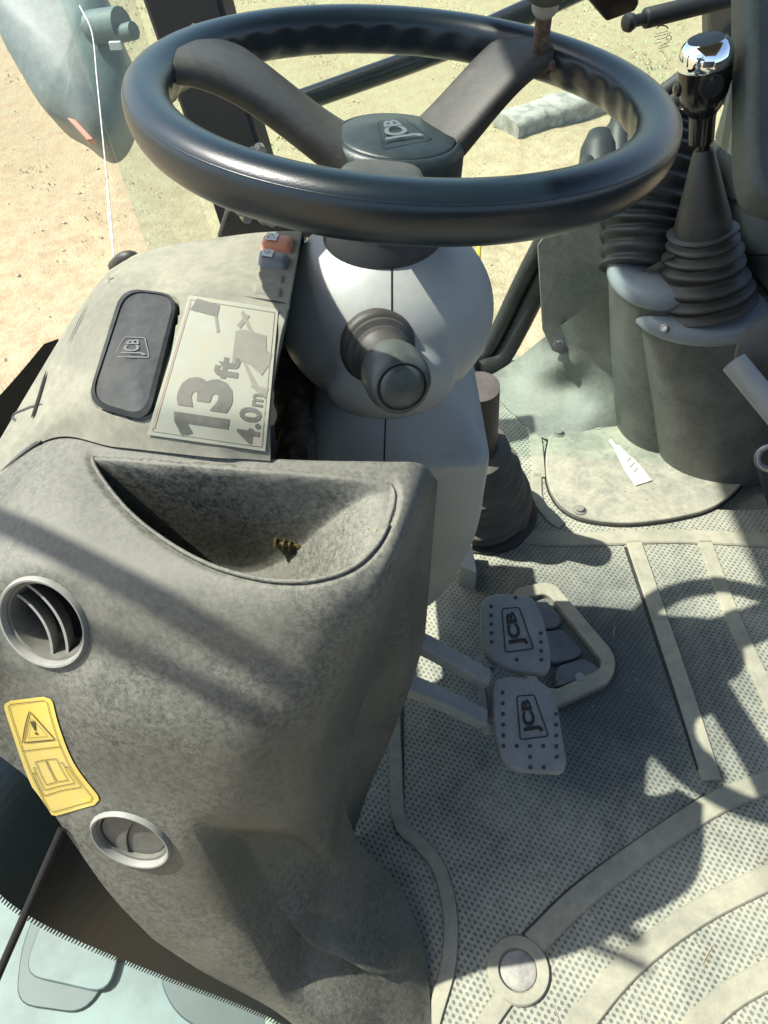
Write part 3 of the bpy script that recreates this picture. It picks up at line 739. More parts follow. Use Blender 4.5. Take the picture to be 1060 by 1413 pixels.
def skirt(idx, off):
    """turn the free edge down and in so the shell has thickness"""
    global Vall, Fall
    o = len(Vall); Vall += [cV[i]+off(cV[i])*.35 for i in idx]; o2 = len(Vall); Vall += [cV[i]+off(cV[i]) for i in idx]
    for k in range(len(idx)-1):
        Fall += [(idx[k], idx[k+1], o+k+1, o+k), (o+k, o+k+1, o2+k+1, o2+k)]
skirt([j*(nu+1)+nu for j in range(nv+1)], lambda p: Vector((-.006, .012, -min(.25, max(.0, p.z-.0)))))
skirt([j*(nu+1) for j in range(nv+1)], lambda p: Vector((.015, .01, -.12)))
skirt([i for i in range(nu+1)], lambda p: Vector((0, .02, -.05)))
o = mesh('shell', Vall, Fall, 'console', con)
CB = BVHTree.FromPolygons(Vall, Fall)

lipp = [CP.hit(p.x, p.y, -.0006)[0] for p in TR2[38:84]+TR2[:3]]
mesh('tray_lip', *tube_vf(lipp, .0016, 8), 'console', con)
# instrument pod
P_NET = [
 [(152, 372, .640), (190, 350, .652), (235, 338, .660), (300, 328, .664), (355, 321, .666), (418, 318, .664)],
 [(138, 388, .646), (172, 380, .662), (225, 384, .672), (290, 396, .676), (345, 406, .676), (400, 418, .674)],
 [(100, 440, .628), (150, 440, .654), (225, 450, .662), (290, 458, .664), (340, 465, .664), (386, 474, .662)],
 [(45, 530, .598), (110, 535, .632), (200, 545, .643), (280, 555, .645), (330, 562, .644), (374, 568, .642)],
 [(-70, 725, .552), (60, 609, .600), (162, 617, .610), (290, 631, .612), (335, 633, .611), (374, 636, .610)],
]
PP = Patch(P_NET, 120, 110)
pv = [Vector(v) for v in PP.V]
DISP = [Vector(p) for p in ((172, 400), (246, 406), (206, 580), (124, 556))]
def rp(P, r, k=6): return rounded(P, r, k)
disp_o = rp([Vector(p) for p in ((170, 398), (252, 408), (211, 585), (122, 560))], 26)
for i, (x, y) in enumerate(PP.px):
    if 110 < x < 265 and 385 < y < 595 and inpoly(x, y, disp_o):
        pv[i] = pv[i]-Vector((0, 0, .004))
    # step down to the front deck
    k = 1-sm(abs((y-(386+(x-160)*.145)))/9) if x > 150 else 0
    pv[i] = pv[i]-Vector((0, 0, .0022*k))
Vp = pv[:]; Fp = list(PP.F); nu2, nv2 = PP.nu, PP.nv
def skirt2(idx, off):
    o = len(Vp); Vp.extend([pv[i]+off for i in idx])
    for k in range(len(idx)-1): Fp.append((idx[k], idx[k+1], o+k+1, o+k))
skirt2([j*(nu2+1)+nu2 for j in range(nv2+1)], Vector((-.030, .0, -.10)))
skirt2([j*(nu2+1) for j in range(nv2+1)], Vector((.01, .02, -.14)))
skirt2(list(range(nu2+1)), Vector((0, .01, -.16)))
pod = mesh('instrument_pod', Vp, Fp, 'pod', con)
H = PP.hit
def pplace(px, py, off=.001): return H(px, py, off)[0]
# display bezel and screen
bez = rp([Vector(p) for p in ((172, 401), (250, 410), (208, 582), (124, 558))], 28, 7)
inn_ = rp([Vector(p) for p in ((178, 406), (246, 413), (204, 574), (131, 553))], 26, 7)
pn = H(185, 480)[1]
n = len(bez); rr = [[pplace(p.x, p.y, -.005) for p in bez], [pplace(p.x, p.y, .0035) for p in bez], [pplace(p.x, p.y, .0048) for p in inn_], [pplace(p.x, p.y, .0030) for p in inn_]]
v, f = loft(rr, cap=False); bz_o = mesh('display_bezel', v, f, 'screen', con, auto=40)
sc_ = [pplace(p.x, p.y, .0034) for p in inn_]; cen = sum(sc_, Vector())/n+pn*.0006
mesh('display_window', sc_+[cen], [(i, (i+1) % n, n) for i in range(n)], 'screen', con)
def dpl(px, py, off): 
    d = ray(px, py); q = cen; nn = (sc_[0]-cen).cross(sc_[n//4]-cen).normalized(); nn = nn if nn.z > 0 else -nn
    t = (q-CAM).dot(nn)/d.dot(nn); return CAM+d*t+nn*off, nn
fr_ = rounded([Vector(p) for p in ((173, 466), (201, 467), (207, 494), (158, 493))], 3)
v, f = stroke('f', [dpl(p.x, p.y, .0008)[0] for p in fr_], .0008, None, None, dpl(185, 480, 0)[1], True, .0002)
faint = plain('faint_grey_print', (.045, .05, .055), .5)
mesh('logo_frame', v, f, faint, con, smooth=False)
a_, b_, c_, d_ = Vector((166, 490)), Vector((177, 469)), Vector((198, 469)), Vector((203, 491))
put_text('logo_lettering', 'JCB', lambda u, v: dpl(*(Vector((202, 491)).lerp(Vector((197, 469)), u)).lerp(Vector((166, 490)).lerp(Vector((178, 469)), u), v), .0010)[0], faint, con, bold=.02)
# label plate
LQ = [(204, 601), (262, 409), (385, 428), (367, 624)]
LC = [PP.hit(*p)[0] for p in LQ]
LN = ((LC[1]-LC[0]).cross(LC[3]-LC[0])).normalized()
if LN.z < 0: LN = -LN
def lbil(s, t): return LC[0].lerp(LC[1], s).lerp(LC[3].lerp(LC[2], s), t)
LG = [[Vector(((PP.hit(*bil(LQ, a_/4, b_/4))[0]-lbil(a_/4, b_/4)).dot(LN), 0, 0)) for b_ in range(5)] for a_ in range(5)]
def lp(s, t, off=.0012):
    h = crom([crom(r, max(0, min(4, t*4))) for r in LG], max(0, min(4, s*4))).x
    p = bil(LQ, s, t); d = ray(p.x, p.y)
    q = lbil(s, t); tt = (q+LN*h-CAM).dot(LN)/d.dot(LN)      # same spot on the surface seen along its own line
    return CAM+d*tt+LN*(off+.0006)
def labelplate():
    m, k = 64, 52; V = []; r = .05
    for j in range(m+1):
        for i in range(k+1): V.append(lp(j/m, i/k, .0014))
    Fs = [(j*(k+1)+i, j*(k+1)+i+1, (j+1)*(k+1)+i+1, (j+1)*(k+1)+i) for j in range(m) for i in range(k)]
    keep = []
    for f_ in Fs:
        keep.append(f_)
    ob = mesh('lift_height_label', V, keep, 'label', con)
    return ob
lab = labelplate()
def ltext(name, body, s0, s1, t0, t1, bold=.02, mat='print', off=.0018):
    # reading direction runs up the plate (s), tops of letters point left (t small)
    return put_text(name, body, lambda u, v: lp(s0+(s1-s0)*u, t1+(t0-t1)*v, off), mat, con, bold=bold)
def lpoly(name, pts, mat='print', off=.0018):
    bm = bmesh.new(); bm.faces.new([bm.verts.new((a_, b_, 0)) for a_, b_ in pts]); bmesh.ops.triangulate(bm, faces=bm.faces)
    for _ in range(4):
        lg = [e for e in bm.edges if e.calc_length() > .045]
        if lg: bmesh.ops.subdivide_edges(bm, edges=lg, cuts=1); bmesh.ops.triangulate(bm, faces=bm.faces)
    bm.verts.index_update(); P = [lp(v.co.x, v.co.y, off) for v in bm.verts]; fs = [tuple(v.index for v in f_.verts) for f_ in bm.faces]; bm.free()
    mesh(name, P, fs, mat, con, smooth=False)
lpoly('label_lettering', [(.115, .20), (.185, .17), (.185, .665), (.115, .665)])
lpoly('label_lettering', [(.185, .17), (.115, .20), (.020, .295), (.055, .375), (.115, .31)])
ltext('label_lettering', '3', .225, .45, .16, .665, .06)
ltext('label_lettering', 'ft', .46, .615, .44, .68, .04)
ltext('label_lettering', '4.0', .035, .29, .74, .94, .03)
ltext('label_lettering', 'm', .30, .39, .84, .94, .03)
# digger picture: body, boom, arm, bucket
fadep = dusty('very_faded_print', (.09, .095, .085), (.26, .25, .19), amt=.5, rough=.6, grain=0, up=.2, blotch=30)
lpoly('label_picture', [(.56, .60), (.80, .58), (.82, .66), (.80, .90), (.70, .92), (.68, .98), (.60, .96), (.52, .90), (.58, .78), (.60, .70)], fadep)
lpoly('label_picture', [(.60, .70), (.585, .74), (.44, .88), (.42, .84)], fadep)
lpoly('label_picture', [(.44, .80), (.44, .98), (.36, .95)], fadep)
lpoly('label_picture', [(.82, .62), (.84, .58), (.93, .66), (.92, .70)], fadep)
lpoly('label_picture', [(.93, .60), (.95, .62), (.80, .78), (.79, .74)], fadep)
lpoly('label_picture', [(.90, .06), (.985, .10), (.96, .36), (.88, .36)], 'print')
lpoly('label_picture', [(.88, .33), (.88, .36), (.78, .42), (.77, .39)], fadep)
v, f = stroke('f', [lp(s, .045, .0019) for s in [i/20*.9+.05 for i in range(21)]], .0007, None, None, LN, h=0); mesh('red_line', v, f, 'red', con, smooth=False)
lin = [lp(s, t, .0018) for s, t in ([(i/12*.94+.03, .035) for i in range(13)]+[(.97, i/8*.92+.04) for i in range(9)]+[(.97-i/12*.94, .965) for i in range(13)]+[(.03, .96-i/8*.92) for i in range(9)])]
v, f = stroke('f', lin, .0005, None, None, LN, True, 0); mesh('label_border', v, f, fadep, con, smooth=False)

# rocker switches on the deck
def switch(q, mat, hgt, icon, lab=None):
    P = rounded([Vector(p) for p in q], 3, 3); base_ = [pplace(p.x, p.y, -.002) for p in P]; nn = H(*q[0])[1]
    c = sum(base_, Vector())/len(base_); 
    # domed rocker: ridge across the middle
    rows = []
    A, B, C_, D_ = [Vector(p) for p in q]   # TL TR BR BL
    V = []; k = 10
    for j in range(k+1):
        for i in range(k+1):
            u, w = i/k, j/k; p = A.lerp(B, u).lerp(D_.lerp(C_, u), w)
            e = min(1, min(w, 1-w)*7)*min(1, min(u, 1-u)*9)
            V.append(pplace(p.x, p.y, -.0035+(hgt+.0035)*(e**.5)*(0.75+.25*math.sin(PI*w))))
    Fs = [(j*(k+1)+i, j*(k+1)+i+1, (j+1)*(k+1)+i+1, (j+1)*(k+1)+i) for j in range(k) for i in range(k)]
    s = mesh('rocker_switch', V, Fs, mat, con); 
    if lab: s['label'] = lab
    if icon:
        ic = [A.lerp(B, a).lerp(D_.lerp(C_, a), b) for a, b in ((.18, .2), (.52, .22), (.50, .72), (.16, .70))]
        I = [pplace(p.x, p.y, hgt+.0008) for p in ic]; mesh('switch_icon', I, [(0, 1, 2, 3)], 'white_print', s, smooth=False)
        ORG['switch_icon'] = ORG.get('switch_icon')
        if icon == 1:
            tr = [A.lerp(B, a).lerp(D_.lerp(C_, a), b) for a, b in ((.33, .28), (.45, .62), (.23, .60))]
        else:
            tr = [A.lerp(B, a).lerp(D_.lerp(C_, a), b) for a, b in ((.25, .45), (.34, .34), (.44, .45), (.34, .58))]
        v, f = stroke('f', [pplace(p.x, p.y, hgt+.0011) for p in tr], .0007, None, None, nn, True, .0002); mesh('switch_mark', v, f, 'ink', s, smooth=False)
    return s
def mesh_parent_fix(): pass
switch([(364, 327), (408, 329), (404, 351), (356, 346)], 'orange', .006, 1, 'orange rocker switch with a white square')
switch([(357, 349), (401, 354), (396, 374), (353, 368)], 'switch', .006, 2, 'blue grey rocker switch with a white square')
switch([(352, 373), (396, 379), (393, 394), (350, 387)], 'pod', .0018, 0, 'blank dusty switch cover')
switch([(348, 391), (393, 397), (390, 413), (345, 405)], 'pod', .0018, 0, 'blank dusty switch cover')
def groove(pts, w, name='panel_gap', surf=None, mat='void', off=.0006, par=None):
    surf = surf or PP; P = spline([Vector((*p, 0)) for p in pts], 6); a = [surf.hit(p.x, p.y, off) for p in P]
    V = []
    for i, (p, nn) in enumerate(a):
        d = (a[min(i+1, len(a)-1)][0]-a[max(i-1, 0)][0]).normalized(); s = nn.cross(d).normalized()*w*.5*(sm(i/4+.25) * sm((len(a)-1-i)/4+.25)); V += [p+s, p-s]
    return mesh(name, V, [(2*i, 2*i+1, 2*i+3, 2*i+2) for i in range(len(a)-1)], mat, par or con)
groove([(66, 512), (58, 540), (50, 566), (46, 578)], .0040, 'vent_slot', off=.0015); groove([(122, 422), (108, 450), (96, 475)], .0014, off=.0015)
# crease where pod and lower shell meet
groove([(0, 652), (40, 618), (62, 609), (110, 611), (160, 617)], .0022, 'panel_gap', mat='darkplastic', off=.0008)
# joint of the pod's raised face with its front deck
groove([(150, 384), (170, 378), (230, 386), (300, 398), (350, 408), (395, 417)], .003, 'deck_joint', mat='darkplastic', off=-.0010)
# small steel tag hanging over the display
v, f = stroke('f', [dpl(*p, .004)[0] for p in ((219, 398), (220, 410), (219, 424), (218, 432))], .003, None, None, pn, False, .001)

# air vents
def vent(k, blades_open):
    c, nn = vc[k], vn[k]; r = VR[k]
    vt = lathe_vf(c, nn, [(r*.90, -.030), (r*.90, -.002), (r*.92, .0015), (r*.95, .0035), (r*.99, .0038), (r*1.03, .0015), (r*1.05, -.002)], 72, cap=False)
    tn = thing('air_vent', c, 'round louvre vent standing open near the left edge of the console' if blades_open else 'round louvre vent turned shut at the console foot below the yellow label', 'air vent', 'round console vents')
    mesh('outer_ring', *vt, 'vent', tn, auto=45).data
    lathe('inner_barrel', c, nn, [(r*.90, -.028), (r*.895, -.0015), (r*.84, -.002), (r*.80, -.008), (r*.79, -.030)], 'vent_dark', tn, n=64, auto=45, cap=False)
    a, b = frame_of(nn, Vector((0, 1, 0)))
    lathe('duct_back', c-nn*.030, nn, [(r*.85, -.002), (r*.85, 0), (0, .0)], 'void' if blades_open else 'vent_dark', tn, n=40)
    if blades_open:
        for off, wd_ in ((-.38, .9), (.12, 1.)):
            V = []; L = math.sqrt(max(0, 1-off*off))*r*.82; k_ = 16
            for i in range(k_+1):
                t = -1+2*i/k_; bow = (1-t*t)*r*.26
                p = c+a*(off*r*.8+bow-.004)+b*t*L
                V += [p-nn*.005-a*.0012, p-nn*.005+a*.0012, p-nn*.020+a*.0012-a*.006, p-nn*.020-a*.0012-a*.006]
            Fs = [(4*i+j, 4*i+(j+1) % 4, 4*i+4+(j+1) % 4, 4*i+4+j) for i in range(k_) for j in range(4)]+[(0, 1, 2, 3), (4*k_, 4*k_+1, 4*k_+2, 4*k_+3)]
            mesh('louvre', V, Fs, 'vent', tn, smooth=False)
    else:
        for sgn in (-1, 1):
            V = []; n_ = 26; R_ = r*.80
            # two overlapping shutters meeting on a bowed line
            arc = []
            for i in range(n_+1):
                t = i/n_; 
                ang = PI*t; arc.append((math.cos(ang)*R_, math.sin(ang)*R_*sgn))
            line = [(-R_+2*R_*i/n_, (.22*R_*(1-((-1+2*i/n_)**2)))-.04*R_) for i in range(n_+1)]
            th_ = math.radians(35); ca, sa = math.cos(th_), math.sin(th_)
            poly = arc+line[1:-1]
            h = -.0035 if sgn > 0 else -.0055
            top = [c+a*(x*ca-y*sa)+b*(x*sa+y*ca)+nn*h for x, y in poly]
            prism('shutter', top, -nn*.003, 'vent_dark', tn, bevel=.0006)
    return tn
vent(0, True); vent(1, False)

# yellow warning label wrapped on the console
YQ = [(8, 966), (70, 958), (142, 1104), (72, 1130)]
def yl(u, w, off=.0012):
    # u across (left->right), w down; sides bow outward to follow the moulding
    L = [Vector((4, 967)), Vector((18, 1010)), Vector((38, 1068)), Vector((66, 1128))]
    Rr = [Vector((72, 959)), Vector((84, 1005)), Vector((105, 1055)), Vector((144, 1106))]
    a = crom([Vector((*p, 0)) for p in L], w*3); b = crom([Vector((*p, 0)) for p in Rr], w*3); p = a.lerp(b, u)
    loc, nor = on(CB, p.x, p.y, off)
    return loc if loc is not None else CP.hit(p.x, p.y, off)[0]
yo = thing('warning_label', yl(.5, .5), 'yellow warning label with triangle and open book symbols on the console', 'label')
def ypoly(x0, x1, y0, y1, r, name, mat, off, k=6):
    V = []; n_, m_ = 16, 36
    for j in range(m_+1):
        for i in range(n_+1):
            u, w = i/n_, j/m_
            # round the corners by pulling rows in
            e = min(w, 1-w)*m_; ins = 0
            if e < 3: ins = r*(1-math.sqrt(max(0, 1-(1-e/3)**2)))
            uu = x0+(x1-x0)*(ins+(1-2*ins)*u); V.append(yl(uu, y0+(y1-y0)*w, off))
    Fs = [(j*(n_+1)+i, j*(n_+1)+i+1, (j+1)*(n_+1)+i+1, (j+1)*(n_+1)+i) for j in range(m_) for i in range(n_)]
    return mesh(name, V, Fs, mat, yo)
ypoly(0, 1, 0, 1, .16, 'label_film', 'yellow', .0010)
ynor = on(CB, 75, 1045)[1]
def yline(pts, w=.0006, closed=True, name='printed_line', mat='ink'):
    P = []
    m_ = len(pts)
    for i in range(m_ if closed else m_-1):
        a, b = pts[i], pts[(i+1) % m_]
        for k in range(8): t = k/8; P.append((a[0]+(b[0]-a[0])*t, a[1]+(b[1]-a[1])*t))
    if not closed: P.append(pts[-1])
    v, f = stroke('f', [yl(u, w_, .0016) for u, w_ in P], w, None, None, ynor, closed, .0001); return v, f
v, f = join_vf([yline([(.10, .06), (.16, .035), (.84, .035), (.90, .06), (.90, .94), (.84, .965), (.16, .965), (.10, .94)]), yline([(.10, .485), (.90, .485)], closed=False)])
mesh('label_border', v, f, 'ink', yo, smooth=False)
v, f = join_vf([yline([(.50, .13), (.84, .42), (.16, .42)], .0011), yline([(.50, .20), (.72, .385), (.28, .385)], .0004)])
mesh('warning_triangle', v, f, 'ink', yo, smooth=False)
def yfill(pts, name): P = [yl(u, w, .0016) for u, w in pts]; mesh(name, P, [tuple(range(len(P)))], 'ink', yo, smooth=False)
yfill([(.45, .235), (.55, .235), (.515, .325), (.485, .325)], 'exclamation_mark'); yfill([(.50+.03*math.cos(a), .352+.012*math.sin(a)) for a in [i*PI/5 for i in range(10)]], 'exclamation_mark')
bk = [yline([(.28, .58), (.49, .575), (.49, .76), (.28, .765)]), yline([(.51, .575), (.72, .58), (.72, .765), (.51, .76)]), yline([(.24, .62), (.20, .62), (.20, .80), (.46, .795), (.54, .795), (.80, .80), (.80, .62), (.76, .62)], closed=False), yline([(.20, .66), (.14, .66), (.14, .84), (.47, .83), (.53, .83), (.86, .84), (.86, .66), (.80, .66)], closed=False)]
v, f = join_vf(bk); mesh('book_symbol', v, f, 'ink', yo, smooth=False)

# push clip lying in the tray
cl, cn = on(CB, 400, 758); cn = Vector((0, 0, 1))
ck = thing('push_clip', cl, 'small brassy push-in trim clip lying in the console tray', 'clip')
a = W(388, 757, cl.z+.007)-W(414, 759, cl.z+.005); a.normalize(); c0 = cl+Vector((0, 0, .006))-a*.0
lathe('clip_head', c0+a*.010, a, [(.0052, 0), (.0055, .0012), (.004, .002), (0, .002)], 'clipmetal', ck, n=20)
lathe('clip_shaft', c0-a*.014, a, [(.0008, 0), (.0034, .004), (.0034, .007), (.0018, .008), (.0018, .024)], 'clipmetal', ck, n=16)
for q in (-.001, .004): lathe('clip_flange', c0+a*q, a+Vector((.1, .25, .3))*.3, [(.0052, 0), (.0052, .0008)], 'clipmetal', ck, n=20)

# black gap beside the pod with muddy shaft
gp = thing('steering_shaft', W(405, 560, .45), 'mud caked steering shaft in the dark gap between label and column', 'shaft')
def muddy():
    a, b = W(402, 470, .52), W(412, 660, .50); rings = []
    for i in range(60):
        t = i/59; p = a.lerp(b, t); r = []
        for j in range(24):
            an_ = 2*PI*j/24; q = Vector((math.cos(an_), 0, math.sin(an_)))
            rr_ = .019*(1+.12*noise.noise(Vector((p.y*60, an_*1.5, 1)))+.10*noise.cell(Vector((p.y*70, round(an_*2), 0))))
            r.append(p+q*rr_)
        rings.append(r)
    return loft(rings)
v, f = muddy(); mesh('shaft_tube', v, f, 'mud', gp, auto=30)
tag(box('gap_dark_block', (BC.x-.16, .44, .36), (BC.x-.04, .78, .44), 'void'), 'black block added to darken the gap beside the column', 'dark filler')  # black block put in to stand for the shade deep in the gap

# ================================================================== BELLOWS, LEVERS, PEDESTALS
def bellows_vf(path, rs, ribs, amp, n=48, ell=1., per=8):
    """ribbed boot along a path; rs radius per path point"""
    P = spline(path, 40); m = len(P); rings = []; pa = None
    Rv = [Vector((r, 0, 0)) for r in rs]
    for i, p in enumerate(P):
        t = i/(m-1); r = crom(Rv, t*(len(rs)-1)).x; ph = t*ribs*2*PI
        w = (.5+.5*math.cos(ph+.5*math.sin(t*9+rs[0]*80)))**.75
        rr_ = r+amp*w*(1+.25*math.sin(t*17+rs[0]*50))
        d = (P[min(i+1, m-1)]-P[max(i-1, 0)]).normalized()
        if pa is None: a, b = frame_of(d)
        else: a = (pa-d*pa.dot(d)).normalized(); b = d.cross(a)
        pa = a
        rings.append([p+(a*math.cos(2*PI*j/n)+b*math.sin(2*PI*j/n)*ell)*(rr_+.0028*noise.noise(Vector((math.cos(2*PI*j/n)*1.6+t*5, math.sin(2*PI*j/n)*1.6, rs[0]*90+t*7))))+d*amp*.35*math.sin(2*PI*j/n*2+t*6)*w*.6 for j in range(n)])
    return loft(rings)
# steering column foot boot
cb = thing('column_boot', W(664, 700, 0), 'ribbed black rubber boot round the column foot, half behind the pale cowl', 'rubber boot')
b0 = W(664, 706, .0); b1 = W(658, 618, .21)
pth = [b0+Vector((0, 0, .012)), b0.lerp(b1, .35)+Vector((0, 0, .005)), b0.lerp(b1, .7), b1]
v, f = bellows_vf(pth, [.078, .068, .052, .034], 8, .011); mesh('boot', v, f, dusty('dusty_column_boot', (.014, .015, .015), (.32, .30, .24), amt=.2, rough=.55, grain=.2, up=.28), cb)
lathe('base_flange', b0, (0, 0, 1), [(.096, -.001), (.096, .006), (.088, .010), (.080, .012)], 'bellows', cb)
tube('shaft_sleeve', [b1-(b1-b0)*.1, b1+(b1-b0).normalized()*.05+Vector((0, 0, .08))], [.030, .028], plain('brown_grey_steel', (.075, .065, .058), .6, .1, var=.2), cb, n=32)
b = prism('bracket', [W(640, 750, .05), W(650, 745, .05), W(658, 790, .05), W(636, 782, .05)], (0, 0, -.05), 'cowl'); tag(b, 'small pale angle bracket on the floor at the cowl foot', 'bracket')

# toe plate on the floor
TZ = .010
TP = [(772, 592), (756, 612), (754, 650), (762, 680), (780, 702), (812, 716), (870, 721), (940, 712), (990, 696), (1030, 660), (1062, 610), (1085, 560), (1000, 520), (880, 540)]
tp = thing('floor_access_plate', W(880, 650, 0), 'dusty rounded floor access plate with bolts in front of the gear lever', 'cover plate')
top = [W(p.x, p.y, TZ) for p in spline([Vector((*p, 0)) for p in TP], 5, closed=True)]
prism('plate', top, (0, 0, -TZ-.002), 'floorsteel', tp, bevel=.002)
cen = sum(top, Vector())/len(top); rim_ = [p+(p-cen).normalized()*.003-Vector((0, 0, TZ-.0015)) for p in top]
prism('gasket', rim_, (0, 0, -.004), 'black', tp)
for x, y in ((800, 704), (771, 598), (1016, 648)):
    lathe('bolt', W(x, y, TZ), (0, 0, 1), [(.011, -.001), (.011, .002), (.0075, .0025), (.0075, .006), (.006, .0075), (0, .0075)], 'kick', tp, n=24)
lathe('washer', W(824, 588, TZ), (0, 0, 1), [(.010, -.001), (.010, .001), (.006, .0012), (.006, 0)], 'floorsteel', tp, n=24)

# white tube of glue on the plate
tb = thing('glue_tube', W(870, 640, TZ), 'crumpled white squeeze tube lying on the dusty floor access plate', 'tube')
a0, a1 = W(847, 613, TZ+.006), W(889, 666, TZ+.003); rings = []; dd = (a1-a0); s = Vector((-dd.y, dd.x, 0)).normalized(); L = dd.length
for i in range(25):
    t = i/24
    w = .0045 if t < .12 else .0075+.0085*min(1, (t-.12)/.5)+.002*t
    hgt = .0045 if t < .12 else .0068*(1-t)**.7+.0012
    p = a0+dd*t; p.z = TZ+hgt+.0005; r = []
    for j in range(20):
        an_ = 2*PI*j/20; q = p+s*math.cos(an_)*w+Vector((0, 0, 1))*math.sin(an_)*hgt
        if t > .15: q += Vector((0, 0, 1))*noise.noise(q*160)*.0016*(1 if math.sin(an_) > -.1 else 0)
        r.append(q)
    rings.append(r)
v, f = loft(rings); mesh('tube_body', v, f, 'tube_white', tb, auto=60)
lathe('cap', a0-dd.normalized()*.012+Vector((0, 0, -.0005)), dd, [(.0030, 0), (.0040, .002), (.0046, .012), (.003, .013)], 'tube_white', tb, n=16)
# faded print lines on the tube
for k in range(3):
    p0 = a0+dd*(.45+.12*k)+s*.006; p1 = a0+dd*(.52+.12*k)-s*.008
    for p in (p0, p1): p.z = TZ+.0025+(1-(.45+.12*k))**.7*.0136
    v, f = stroke('f', [p0, p1], .0010, None, None, Vector((0, 0, 1)), h=.0009); mesh('printed_line', v, f, 'ink' if k == 9 else 'kick', tb, smooth=False)

# sheet metal kick panel rising behind the plate
kp = thing('kick_panel', W(760, 560, 0), 'dusty grey sheet metal kick panel between windscreen seal and pedestals', 'panel')
K_NET = [
 [(676, 506, .008), (706, 500, .02), (745, 470, .09), (800, 430, .24), (850, 395, .31), (930, 350, .40)],
 [(672, 512, .006), (715, 520, .018), (775, 500, .09), (815, 485, .14), (860, 450, .22), (935, 410, .28)],
 [(664, 518, .006), (722, 548, .010), (790, 540, .03), (826, 525, .08), (875, 500, .15), (940, 480, .2)],
 [(668, 530, .005), (735, 580, .006), (778, 592, .010), (838, 572, .03), (890, 545, .08), (945, 540, .12)],
 [(680, 545, .004), (742, 600, .005), (775, 604, .008), (850, 590, .008), (900, 600, .01), (950, 590, .02)],
]
KP = Patch(K_NET, 60, 40); mesh('pressed_sheet', KP.V, KP.F, 'kick', kp)
# bracket plate
br = thing('access_bracket', W(790, 480, .1), 'upright grey steel cover with one bolt in front of the rear lever boot', 'cover plate')
q = [(741, 338, .315), (750, 326, .335), (778, 322, .345), (838, 296, .40), (843, 420, .21), (806, 462, .155), (776, 490, .112), (762, 484, .112), (748, 455, .16)]
tp3 = [W(*p) for p in q]
nn_ = Vector((-.35, -.85, .4)).normalized()
prism('cover_plate', tp3, -nn_*.006, 'kick', br, bevel=.003)
v, f = tube_vf([W(745, 372, .268)-nn_*.0+nn_*.001, W(757, 366, .275)+nn_*.001, W(763, 345, .31)+nn_*.001], .004, 8); mesh('folded_lip', v, f, 'kick', br)
lathe('bolt', W(771, 476, .13)+nn_*.001, nn_, [(.011, -.004), (.011, .002), (.0075, .003), (.007, .009), (0, .009)], 'steel', br, n=24)
# front right A-post seal: lower edge of windscreen
sealp = [W(640, 505, .02), W(668, 488, .03), W(690, 450, .09), W(714, 400, .17), W(742, 345, .26), W(790, 260, .36), (WY(850, 175, 1.62)), WY(905, 135, 1.66), WY(975, 84, 1.70), WY(1060, 40, 1.74)]
o = tube('windscreen_seal', spline(sealp, 8), .016, 'black_rubber', n=14); tag(o, 'black rubber windscreen seal curving up behind the steering wheel to the right', 'window seal')
o = tube('frame_strip', spline([p+Vector((.035, .0, -.012)) for p in sealp], 8), .022, 'darkplastic', n=14); tag(o, 'dark windscreen frame strip running along the inner side of the seal', 'window frame')
o = tube('guard_rod', [WY(662, 330, 1.7), WY(656, 420, 1.6)], .006, 'yellow_paint', n=10); tag(o, 'thin yellow rod outside the windscreen beside the column', 'rod')

# pedestals
def pedestal(name, cx, cy, zt, hw, hd, bx_, by_, bhw, bhd, label, rot=0., mat='pedestal', lip=True):
    c = W(cx, cy, zt); b = W(bx_, by_, TZ-.004)
    t = thing(name, Vector((b.x, b.y, 0)), label, 'lever pedestal')
    rings = []
    def ov(p, a_, d_): return [p+Vector((math.cos(2*PI*j/56+rot)*a_, math.sin(2*PI*j/56+rot)*d_, 0)) for j in range(56)]
    for i in range(29):
        u = i/28; e = u**1.7
        p = c.lerp(b, u**1.15); p.z = zt+(b.z-zt)*u
        rings.append(ov(p, hw+(bhw-hw)*e, hd+(bhd-hd)*e))
    v, f = loft(rings); mesh('pedestal_body', v, f, mat, t, auto=60)
    if lip:
        rings = [ov(c+Vector((0, 0, h)), hw*k, hd*k) for k, h in ((1.0, -.012), (1.03, -.008), (1.035, .0), (1.0, .008), (.94, .013), (.80, .015))]
        v, f = loft(rings); mesh('top_ring', v, f, 'ring', t, auto=60)
    return t, c
pr, prc = pedestal('rear_pedestal', 902, 378, .335, .068, .085, 905, 585, .075, .085, 'rear dusty grey pedestal carrying the flat oval cap behind the gear lever')
pf, pfc = pedestal('gear_pedestal', 966, 425, .300, .104, .084, 1008, 622, .132, .088, 'front grey moulded pedestal under the chrome topped gear lever', rot=0)
for x, y in ((917, 453), (1008, 414)):
    p = W(x, y, .309); lathe('screw', p, (p-pfc).normalized()+Vector((0, 0, .9)), [(.0065, -.003), (.006, .0015), (.004, .002), (.0038, .0005), (0, .0005)], 'steel', pf, n=18)
